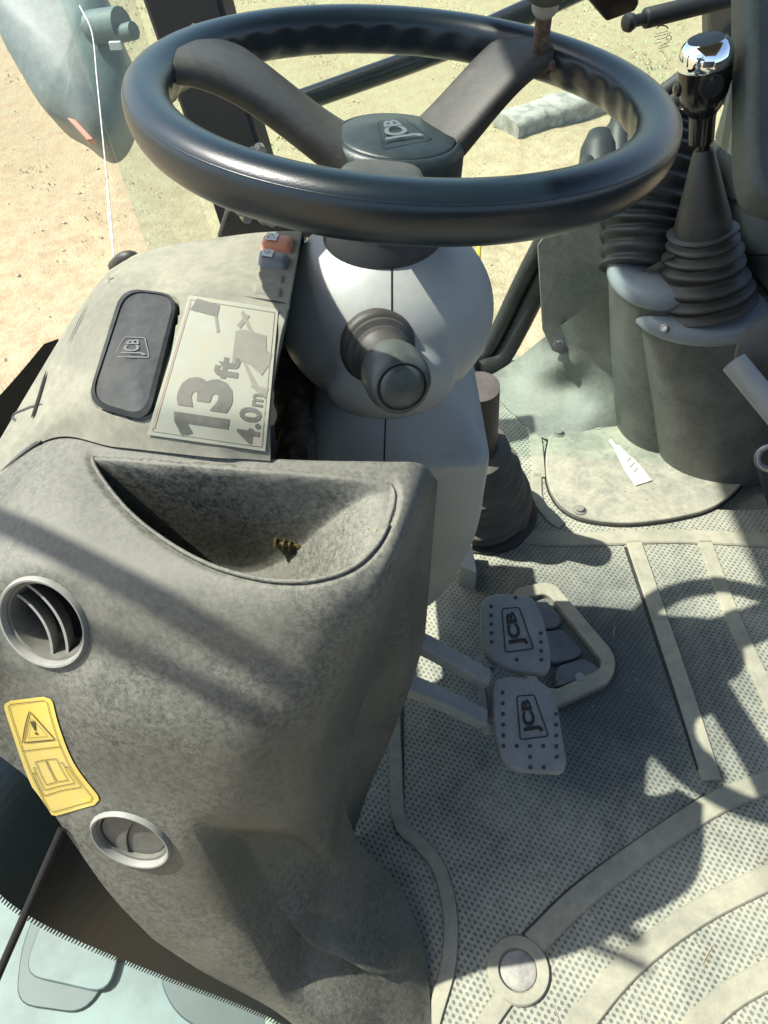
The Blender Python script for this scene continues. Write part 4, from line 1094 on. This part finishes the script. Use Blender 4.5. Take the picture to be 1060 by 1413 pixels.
# gear lever
gl = thing('gear_lever', pfc+Vector((0, 0, .015)), 'gear lever with chrome topped black knob rising from its ribbed rubber boot', 'gear lever')
g0 = pfc+Vector((0, 0, .012)); kn = D(972, 92, .98)
def gpt(px, py):
    d = ray(px, py); # on the lever axis at this row
    best = None
    for i in range(400):
        p = g0.lerp(kn, i/399*1.2); e = abs((p-CAM).dot(UU)/(p-CAM).dot(F)-(IH/2-py)/FPX)
        if best is None or e < best[0]: best = (e, p)
    return best[1]
g1, g2, g3 = gpt(0, 318), gpt(0, 210), gpt(0, 165)
v, f = bellows_vf([g0, g0.lerp(g1, .35), g0.lerp(g1, .7), g1], [.074, .060, .049, .040], 6, .008, per=8); mesh('boot', v, f, 'bellows', gl)
dl = (kn-g0).normalized()
tube('boot_sleeve', [g1-dl*.004, g1.lerp(g2, .15), g1.lerp(g2, .6), g2, g2+dl*.004], [.041, .0385, .0255, .0145, .0125], 'bellows', gl, n=36)
tube('shaft', [g2-dl*.01, g3+dl*.02], .0095, 'gloss_black', gl, n=24)
kax = (D(974, 40, .93)-D(968, 150, 1.0)).normalized()
kc = D(972, 108, .98)
K = .0008*1.06
lathe('neck', kc, kax, [(.012, -.085), (.017, -.082), (.0175, -.050), (.021, -.034), (.026, -.025)], 'gloss_black', gl, n=32)
lathe('knob', kc, kax, [(.018, -.045), (.024, -.036), (.030, -.022), (.0335, -.004), (.0335, .012), (.0335, .018)], 'gloss_black', gl, n=48)
lathe('chrome_cap', kc, kax, [(.0332, .017), (.034, .018), (.0338, .028), (.031, .038), (.026, .045), (.0225, .047), (.0222, .0455), (0, .0455)], 'chrome', gl, n=56, auto=60)
lathe('cap_insert', kc, kax, [(.0218, .045), (.0218, .0468), (.012, .0480), (0, .0484)], 'darkplastic', gl, n=40)
bd = (-kc+CAM); bd = (bd-kax*bd.dot(kax)).normalized(); bd = (bd+RR*.28).normalized(); bd = (bd-kax*bd.dot(kax)).normalized()
lathe('button', kc+bd*.031+kax*.002, bd, [(.0155, -.004), (.0150, .003), (.0125, .0035), (.0118, .002), (.006, .0025), (0, .003)], 'black', gl, n=32)
lathe('side_lug', kc-RR*.030-kax*.012, -RR, [(.010, -.01), (.010, .006), (.006, .009), (0, .009)], 'gloss_black', gl, n=20)

# rear lever boot, leaning right, behind the wheel
rl = thing('loader_lever_boot', W(875, 385, .30), 'tall ribbed black rubber boot leaning right behind the steering wheel rim', 'rubber boot')
r0 = W(880, 372, .33); r1 = D(892, 300, 1.20); r2 = D(915, 225, 1.18); r3 = D(930, 165, 1.17)
v, f = bellows_vf([r0, r1, r2, r3], [.052, .062, .056, .030], 11, .008); mesh('boot', v, f, 'black_rubber', rl)
rc = thing('valve_cover', D(850, 230, 1.45), 'dark lobed rubber cover standing behind the right side of the wheel', 'rubber boot')
for (x, y, w, yt) in ((825, 235, .040, 182), (853, 225, .030, 160), (880, 225, .045, 168)):
    lo = D(x, y+60, 1.42); hi = D(x+2, yt, 1.42)
    tube('lobe', [lo, lo.lerp(hi, .4), lo.lerp(hi, .8), hi, hi+(hi-lo).normalized()*.008], [w*1.15, w, w*.85, w*.5, w*.1], 'black_rubber', rc, n=28, auto=80)
# small clamp with rusty bolt at boot foot
o = prism('boot_clamp', [W(843, 362, .30), W(862, 368, .30), W(864, 400, .27), W(846, 432, .22)], (.012, .01, -.01), 'rust', bevel=.002); tag(o, 'rusty clamp strap at the foot of the rear lever boot', 'clamp')

# right hand side: trim panels
rp_ = thing('side_trim', (.80, .9, 0), 'dark grey moulded side trim behind and right of the gear lever', 'trim panel')
R_NET = [
 [(880, 150, .50), (960, 170, .47), (1010, 215, .45), (1100, 260, .45)],
 [(900, 330, .36), (985, 275, .38), (1030, 330, .38), (1120, 330, .40)],
 [(940, 400, .28), (1010, 330, .34), (1045, 375, .34), (1130, 380, .38)],
 [(985, 520, .18), (1035, 470, .24), (1075, 470, .27), (1160, 470, .32)],
 [(1040, 640, .06), (1065, 600, .10), (1100, 590, .15), (1190, 590, .22)],
 [(1060, 700, .012), (1090, 680, .012), (1130, 680, .03), (1220, 680, .1)],
]
RP = Patch(R_NET, 50, 60); mesh('moulded_panel', RP.V, RP.F, 'sidepanel', rp_)
groove([(1000, 318), (1020, 345), (1062, 405), (1100, 450)], .006, 'panel_gap', RP, 'void', .003, rp_); groove([(1012, 350), (1060, 352), (1100, 355)], .003, 'panel_gap', RP, 'void', .003, rp_)
groove([(985, 255), (1010, 275), (1050, 290)], .004, 'panel_gap', RP, 'void', .003, rp_)
# upright post right
pp = thing('cab_post', (.9, 1.1, .3), 'broad dark grey trim pillar rising at the right edge beside the gear lever', 'pillar')
A = [(1034, -60), (1035, 100), (1035, 190), (1038, 235), (1052, 268), (1090, 285)]
pl_ = [D(x, y, .93) for x, y in spline([Vector((*p, 0)) for p in A], 6) and [(q.x, q.y) for q in spline([Vector((*p, 0)) for p in A], 6)]]
back = [D(x, y, .93) for x, y in ((1300, 330), (1300, -60))]
out_ = pl_+back; nf = -F
prism('pillar_trim', out_, F*.06, 'sidepanel', pp, bevel=.012)
# black pillar & window corner behind
o = prism('front_right_post', [WY(975, -120, 1.80), WY(1080, -120, 1.80), WY(1080, 120, 1.75), WY(1000, 150, 1.75), WY(978, 60, 1.78)], (.0, .05, 0), 'black', bevel=.006); tag(o, 'black window post behind the gear lever knob at upper right', 'window post')
# lower ledge outside of glass on the right (grey box)
o = box('side_ledge', (.72, 1.15, .30), (1.15, 1.60, .45), 'sidepanel', bevel=.01); tag(o, 'dark grey ledge below the window corner behind the gear lever', 'ledge')

# gas strut and black box at the top right
gs = thing('gas_strut', WY(900, 20, 1.55), 'black gas strut with ball end crossing the window at top right', 'gas strut')
s0, s1 = WY(868, 31, 1.52), WY(1010, -4, 1.60); sd = (s1-s0)
tube('cylinder', [s0+sd*.14, s0+sd*.16, s1+sd*.3], [.012, .0165, .0165], 'black', gs, n=20)
tube('rod_end', [s0+sd*.02, s0+sd*.15], .010, 'black', gs, n=16)
lathe('ball_end', s0-sd.normalized()*.012, sd, [(.004, 0), (.013, .004), (.016, .012), (.013, .02), (.008, .024)], 'black', gs, n=20)
o = prism('control_box', [WY(806, -70, 1.35), WY(880, -70, 1.35), WY(882, 6, 1.35), WY(876, 16, 1.35), WY(838, 30, 1.35), WY(832, 24, 1.35), WY(808, -4, 1.35)], (0, .06, .0), 'gloss_black', bevel=.003); tag(o, 'black angular box hanging over the window top right of the wheel', 'box')

# stub handle, knob and ring at the right edge
h_ = thing('grab_handle', D(1040, 540, .80), 'pale grey hollow tube handle pointing up at the right edge', 'handle')
hA, hB = D(1013, 500, .82), D(1075, 575, .80)
tube('tube', [hA, hB, D(1130, 640, .80)], .0135, dusty('grey_handle', (.2, .22, .22), (.5, .5, .44), amt=.4, rough=.45, up=.1), h_, n=28)
lathe('tube_mouth', hA+(hA-hB).normalized()*.0006, (hA-hB), [(.0085, .0), (.0085, .0003), (0, .0003)], 'void', h_, n=20)
o = lathe('round_knob', D(1078, 490, .84), (-.5, -.6, .5), [(.03, -.03), (.045, -.015), (.048, 0), (.044, .012), (.03, .02), (0, .024)], 'darkplastic'); tag(o, 'large round dark knob cut by the right edge beside the grey handle', 'knob')
rg = thing('ring_bolt', D(1060, 632, .90), 'worn steel ring at the right edge below the grey handle', 'ring')
v, f = [], []
rcn = D(1063, 632, .90); ra, rb = frame_of(Vector((-.4, -.7, .5)))
for i in range(40):
    ph = 2*PI*i/40
    for j in range(10):
        a_ = 2*PI*j/10; v.append(rcn+(ra*math.cos(ph)+rb*math.sin(ph))*(.014+.0035*math.cos(a_))+ra.cross(rb)*.0035*math.sin(a_))
for i in range(40):
    for j in range(10): f.append((i*10+j, i*10+(j+1) % 10, ((i+1) % 40)*10+(j+1) % 10, ((i+1) % 40)*10+j))
mesh('ring', v, f, 'steel', rg)

# ================================================================== LEFT: post, window, mirror
ap = thing('windscreen_post', W(290, 330, .35), 'thick black windscreen post rising left behind the steering wheel', 'pillar')
def pos(px, py, Y): return WY(px, py, Y)
Y0 = 1.05
L_ = [pos(318, 360, Y0), pos(310, 332, Y0), pos(255, 170, Y0+.03), pos(188, -20, Y0+.06), pos(160, -120, Y0+.08)]
R_ = [pos(420, 360, Y0), pos(372, 250, Y0), pos(340, 140, Y0+.03), pos(300, -20, Y0+.06), pos(270, -120, Y0+.08)]
prism('post', L_+R_[::-1], (.01, .05, -.01), 'black', ap, bevel=.006)
prism('lower_trim', [pos(298, 330, Y0-.03), pos(440, 330, Y0-.03), pos(440, 240, Y0-.03), pos(352, 255, Y0-.03), pos(310, 290, Y0-.03)], (0, .04, -.01), 'darkplastic', ap, bevel=.006)
for (x, y) in ((330, 288), (338, 298), (362, 300), (372, 303), (350, 210), (358, 205)):
    q = pos(x, y, Y0-.055 if y > 250 else Y0-.02); tube('hinge_bolt', [q, q+Vector((.006, -.018, .004))], [.008, .006], 'steel', ap, n=8)
# dotted edge strip along post
dt = []
for i in range(70):
    t = i/69; x = 305+(352-305)*t*.6; 
hr = tube('wiper_arm', [pos(380, 152, 1.46), pos(560, 88, 1.50), pos(650, 52, 1.53), pos(760, 2, 1.57), pos(840, -35, 1.6)], [.019, .019, .021, .021, .021], 'gloss_black', n=20)
tag(hr, 'shiny black bar slanting up behind the wheel outside the windscreen', 'bar')
# windscreen glass
def pane(name, P, mat, label, cat='window pane', k=1):
    n_ = (P[1]-P[0]).cross(P[2]-P[0]).normalized()
    o = prism(name, P, n_*.004, mat, smooth=False); tag(o, label, cat); return o
pane('windscreen', [WY(325, 350, 1.33), WY(640, 505, 1.33), WY(740, 345, 1.42), WY(850, 175, 1.62), WY(975, 84, 1.70), WY(1000, -200, 1.80), WY(150, -200, 1.45)], 'glass', 'clear windscreen pane beyond the steering wheel') if False else None
wsP = [Vector((-.26, 1.14, .10)), Vector((.62, 1.66, .10)), Vector((.86, 1.80, .60)), Vector((.80, 1.82, 1.6)), Vector((-.40, 1.14, 1.6))]
pane('windscreen', [Vector((-.24, 1.36, -.02)), Vector((.30, 1.36, -.02)), Vector((.30, 1.46, 1.65)), Vector((-.30, 1.46, 1.65))], 'glass', 'x') if False else None

o = prism('windscreen', [Vector((-.33, 1.10, -.02)), Vector((.80, 1.75, -.02)), Vector((.80, 1.78, 1.6)), Vector((-.42, 1.10, 1.6))], (-.002, .004, 0), 'glass', smooth=False); tag(o, 'clear windscreen pane beyond the steering wheel and the column', 'windscreen')
# left side window: runs back from the post along the console
PL = [(-.245, 1.09), (-.268, .80), (-.298, .62), (-.334, .49), (-.385, .36), (-.43, .26)]
PLs = spline([Vector((x, y, 0)) for x, y in PL], 8)
V = []; m_ = len(PLs); lean = lambda h: Vector((-.10*(h-.4), .0, 0))
zs = [-.05+.17*i for i in range(11)]
for z in zs:
    for p in PLs: V.append(Vector((p.x, p.y, z))+lean(z))
Fs = [(j*m_+i, j*m_+i+1, (j+1)*m_+i+1, (j+1)*m_+i) for j in range(len(zs)-1) for i in range(m_-1)]
lw = thing('side_window', (-.33, .65, .3), 'dusty curved side window with black dotted border left of the console', 'window')
lwo = mesh('pane', V, Fs, 'glass_dusty', lw)
V = []; e_ = PLs[-1]; back_ = spline([e_, Vector((-.48, .05, 0)), Vector((-.50, -.30, 0)), Vector((-.50, -.75, 0))], 5)
for z in zs[4:]:
    for p in back_: V.append(Vector((p.x, p.y, z))+lean(z))
k_ = len(back_)
mesh('rear_pane', V, [(j*k_+i, j*k_+i+1, (j+1)*k_+i+1, (j+1)*k_+i) for j in range(len(zs)-5) for i in range(k_-1)], 'glass_dusty', lw)
# black printed border low on the pane, with a dotted upper edge
def frit(z0, z1, off=.004):
    V = []; 
    for p in PLs:
        for z in (z0(p), z1(p)): V.append(Vector((p.x+off, p.y-off*.3, z))+lean(z))
    return V, [(2*i, 2*i+2, 2*i+3, 2*i+1) for i in range(m_-1)]
ztop = lambda p: .574-.36*sm((p.y-.60)/.22)
v, f = frit(lambda p: -.05, lambda p: ztop(p)-.0); mesh('black_border', v, f, 'black', lw, smooth=False)
dots = []
P2 = spline([Vector((x, y, 0)) for x, y in PL], 90)
acc = 0; last = P2[0]
for p in P2:
    if (p-last).length < .0048: continue
    last = p; z = ztop(p)
    for rI, (h, s_) in enumerate(((.0006, .0014), (.0048, .0009))):
        c = Vector((p.x+.0045, p.y-.001, z+h))+lean(z); u = Vector((0, 0, 1)); t_ = Vector((.4, -.9, 0)).normalized()
        dots.append(([c-t_*s_-u*s_, c+t_*s_-u*s_, c+t_*s_+u*s_*1.3, c-t_*s_+u*s_*1.3], [(0, 1, 2, 3)]))
v, f = join_vf(dots); tag(mesh('border_dots', v, f, 'black', lw, smooth=False), kind='stuff')
# small black grommet at pod's front corner
o = tube('cable_grommet', spline([W(158, 368, .63), W(170, 357, .645), W(184, 356, .645), W(190, 366, .63)], 5), .006, 'bellows', n=10); tag(o, 'small black rubber loop at the front left corner of the pod', 'grommet')
# white cords hanging by the glass
def cord(pts, label, r=.0012):
    o = tube('white_cord', spline([D(x, y, t) for x, y, t in pts], 8), r, 'cord', n=6); tag(o, label, 'cord')
cord([(110, 8, .80), (127, 45, .79), (134, 110, .78), (143, 200, .76), (152, 290, .74), (158, 362, .72)], 'longer white cord hanging down the side window in front of the mirror', .0007)
cord([(148, 255, .75), (150, 300, .74), (158, 360, .722)], 'shorter white cord hanging beside the longer one at the window', .0006)

# exterior mirror beyond the glass
mr = thing('exterior_mirror', D(80, 90, 1.6), 'grey drop shaped door mirror housing outside the dusty side window', 'mirror')
mo = [(-10, -30), (-5, 35), (28, 100), (60, 150), (95, 172), (118, 190), (138, 196), (156, 180), (168, 150), (174, 110), (170, 70), (150, 20), (120, -40)]
front = [D(p.x, p.y, 1.55) for p in spline([Vector((*p, 0)) for p in mo], 4, closed=True)]
cenm = sum(front, Vector())/len(front)
rings = [[cenm+(p-cenm)*k+F*h for p in front] for k, h in ((.98, .10), (1.0, .02), (.99, .0), (.93, -.012), (.70, -.03), (.35, -.045), (.05, -.05))]
v, f = loft(rings); mesh('housing', v, f, 'mirrorback', mr)
v, f = join_vf([tube_vf([D(128, 38, 1.50), D(168, 33, 1.47)], .030, 14), tube_vf([D(160, 48, 1.48), D(185, 42, 1.46)], .016, 12)]); mesh('arm_clamp', v, f, 'mirrorback', mr, auto=50)
prism('amber_reflector', [D(92, 162, 1.50), D(104, 164, 1.50), D(130, 192, 1.50), D(120, 194, 1.50)], F*.02, 'amber', mr, bevel=.002)
o = box('marker_tag', tuple(D(160, 62, 1.45)-Vector((.012, .004, .008))), tuple(D(160, 62, 1.45)+Vector((.010, .004, .006))), 'cord', bevel=.001)
o.parent = None; tag(o, 'small white clip on the mirror arm', 'clip')

# ================================================================== DOOR GLASS LOWER LEFT
dg_ = thing('door_window', W(200, 1300, .25), 'lower door glass with black dotted border along the console foot', 'window')
E0 = [(-60, 940, .49), (0, 1034, .450), (48, 1140, .390), (135, 1236, .310), (262, 1330, .195), (395, 1406, .095), (500, 1480, .02)]
ed = spline([W(x, y, z) for x, y, z in E0], 8)
outdir = Vector((-.55, -.45, -.42)).normalized()
V = []; 
for p in ed:
    q = p+Vector((.01, .01, -.025)); V += [q, q+outdir*.45]
Vg = V; n_ = len(ed)
go = mesh('pane', Vg, [(2*i, 2*i+2, 2*i+3, 2*i+1) for i in range(n_-1)], 'door_glass', dg_)
bw = lambda i: .082-.060*sm((i/(n_-1)-.25)/.6)
V = []; nn2 = Vector((.0, .0, 1))*.009
for i, p in enumerate(ed):
    q = p+Vector((.01, .01, -.025))+nn2; V += [q, q+outdir*bw(i)]
mesh('black_border', V, [(2*i, 2*i+2, 2*i+3, 2*i+1) for i in range(n_-1)], plain('dark_glass_border', (.003, .007, .008), .25), dg_, smooth=False)
dots = []; fine = spline(ed[::8], 40) if False else spline([W(x, y, z) for x, y, z in E0], 120); last = fine[0]; tot = len(fine)
for i, p in enumerate(fine):
    if (p-last).length < .0032: continue
    d_ = (p-last).normalized(); last = p; q = p+Vector((.01, .01, -.025))+nn2+outdir*bw(i/(tot-1)*(n_-1))
    dots.append(([q-d_*.0011, q+d_*.0011, q+d_*.0006+outdir*.0045, q-d_*.0006+outdir*.0045], [(0, 1, 2, 3)]))
v, f = join_vf(dots); tag(mesh('border_dots', v, f, 'black', dg_, smooth=False), kind='stuff')
# door edge seal, a dark line crossing the glass
o = tube('door_seal', spline([ed[17]+Vector((.01, .01, -.014)), ed[19]+outdir*.06+Vector((.01, .01, -.014)), ed[22]+outdir*.16+Vector((.01, .01, -.014)), ed[25]+outdir*.26+Vector((.01, .01, -.014))], 6), .0035, 'void', n=10); tag(o, 'thin black door seal crossing the glass at lower left', 'door seal')
# pale green bodywork below and outside the glass
bd_ = thing('outer_step', (-.5, -.1, -.5), 'pale green step well and fender seen through the lower door glass', 'bodywork')
def q3(pts, z): return [W(x, y, z) for x, y in pts]
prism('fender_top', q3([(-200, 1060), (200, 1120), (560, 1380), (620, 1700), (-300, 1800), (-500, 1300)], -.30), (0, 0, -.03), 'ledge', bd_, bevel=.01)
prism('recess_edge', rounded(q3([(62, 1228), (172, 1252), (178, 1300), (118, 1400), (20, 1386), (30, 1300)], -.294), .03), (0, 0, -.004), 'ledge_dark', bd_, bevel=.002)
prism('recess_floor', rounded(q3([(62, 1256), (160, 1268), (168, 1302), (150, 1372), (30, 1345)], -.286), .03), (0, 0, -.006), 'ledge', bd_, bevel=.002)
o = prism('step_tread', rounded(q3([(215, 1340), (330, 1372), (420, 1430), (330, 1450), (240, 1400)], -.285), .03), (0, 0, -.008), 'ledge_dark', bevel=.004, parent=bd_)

# ================================================================== CAB TOP: glazed roof frame, added shade bars
rf = thing('cab_roof_frame', (.2, .4, 1.7), 'black tubular roof frame of the cab above the driver', 'roof frame')
def shade_caster_pt(px, py, zv=1.42, zs=0.): p = W(px, py, zs); return p+TOSUN*((zv-zs)/TOSUN.z)
for (a, b) in (((-.40, -.78), (-.40, 1.3)), ((1.1, -.78), (1.1, 1.3))):
    tube('roof_tube', [Vector((*a, 1.70)), Vector((*b, 1.70))], .02, 'black', rf, n=12)
tag(box('cab_roof', (-.42, -.8, 1.62), (1.15, 1.35, 1.68), 'darkplastic', bevel=.02), kind='structure')
tag(box('cab_rear_wall', (-.50, -.86, -.02), (1.10, -.82, .95), 'sidepanel', bevel=.01), kind='structure')
tag(box('cab_side_wall', (1.16, -.80, -.02), (1.20, 1.1, .75), 'sidepanel', bevel=.01), kind='structure')
# two unseen bars, added to cast stripes of shade across the console
for (pa_, pb_, r) in (((-40, 708), (430, 955), .010), ((120, 870), (430, 1010), .0075)):
    z_ = .56; A = shade_caster_pt(*pa_, 1.30, z_); B = shade_caster_pt(*pb_, 1.30, .535)
    o = tube('added_shade_bar', [A.lerp(B, -.15), B], r, 'black', n=12)
    tag(o, 'unseen black bar added for its shade stripe on the console, ' + ('thicker one' if r > .009 else 'thinner one'), 'shade bar')

# ---- stamp printed on the window glass at upper right
stp = thing('glass_stamp', WY(912, 60, 1.62), 'small black safety stamp printed on the window glass near the strut', 'glass marking')
def gpn(px, py): return WY(px, py, 1.62)
prt = []
for (y, x0, x1) in ((47, 905, 922), (51, 903, 926), (55, 906, 920), (60, 904, 913), (60, 916, 924), (63, 911, 920), (67, 909, 924)):
    x = x0
    while x < x1:
        w_ = random.uniform(1.2, 3); a_ = gpn(x, y-(x-x0)*.25); b_ = gpn(min(x+w_, x1), y-(x+w_-x0)*.25); prt.append(stroke('f', [a_, b_], .0014, None, None, Vector((0, -1, 0)))); x += w_+.8
arc = [gpn(914+9*math.cos(a), 46-9*math.sin(a)*.9-3) for a in [PI*(.15+.7*i/10) for i in range(11)]]; prt.append(stroke('f', arc, .0022, None, None, Vector((0, -1, 0))))
v, f = join_vf(prt); mesh('printing', v, f, 'black', stp, smooth=False)
circ = [gpn(923+3.5*math.cos(a), 52+3.5*math.sin(a)) for a in [2*PI*i/14 for i in range(14)]]; v, f = stroke('f', circ, .0012, None, None, Vector((0, -1, 0)), True); mesh('ring_mark', v, f, 'black', stp, smooth=False)

# ---- loose grit and straw lying on the floor and in the tray
def grit():
    V, Fs = [], []
    rg_ = random.Random(3)
    def put(p, r, straw=False):
        o = len(V)
        if straw:
            a = rg_.uniform(0, PI); d = Vector((math.cos(a), math.sin(a), 0))*r*5; w = Vector((-d.y, d.x, 0))*.08
            V.extend([p-d-w, p-d+w, p+d+w, p+d-w, p-d+Vector((0, 0, r*.5)), p+d+Vector((0, 0, r*.5))])
            Fs.extend([(o, o+3, o+5, o+4), (o+1, o+4, o+5, o+2), (o, o+4, o+1), (o+3, o+2, o+5)])
        else:
            q = [Vector((rg_.uniform(.6, 1)*x*r, rg_.uniform(.6, 1)*y*r, rg_.uniform(.5, .8)*z*r)) for x, y, z in ((1, 0, 0), (0, 1, 0), (-1, 0, 0), (0, -1, 0), (0, 0, 1), (0, 0, -1))]
            V.extend([p+k+Vector((0, 0, r*.4)) for k in q]); Fs.extend([(o+a, o+b, o+c) for a, b, c in ((0, 1, 4), (1, 2, 4), (2, 3, 4), (3, 0, 4), (1, 0, 5), (2, 1, 5), (3, 2, 5), (0, 3, 5))])
    for k in range(520):
        px, py = rg_.uniform(560, 1100), rg_.uniform(730, 1420)
        if px < 640 and py < 1180: continue
        put(W(px, py, .0005), abs(rg_.gauss(0, .0007))+.0004, rg_.random() < .12)
    for k in range(120):
        px, py = rg_.uniform(770, 930), rg_.uniform(600, 705); put(W(px, py, TZ), abs(rg_.gauss(0, .0006))+.0004, rg_.random() < .1)
    for k in range(90):
        px, py = rg_.uniform(350, 520), rg_.uniform(690, 795)
        l, n_ = on(CB, px, py)
        if l is not None and n_.z > .6: put(l, abs(rg_.gauss(0, .0004))+.0003, rg_.random() < .1)
    o = mesh('grit', V, Fs, plain('loose_grit', (.30, .25, .17), .9, var=.4, vs=200), smooth=False)
    tag(o, 'loose grit and bits of straw scattered over the mat and the tray', 'grit', kind='stuff')
grit()
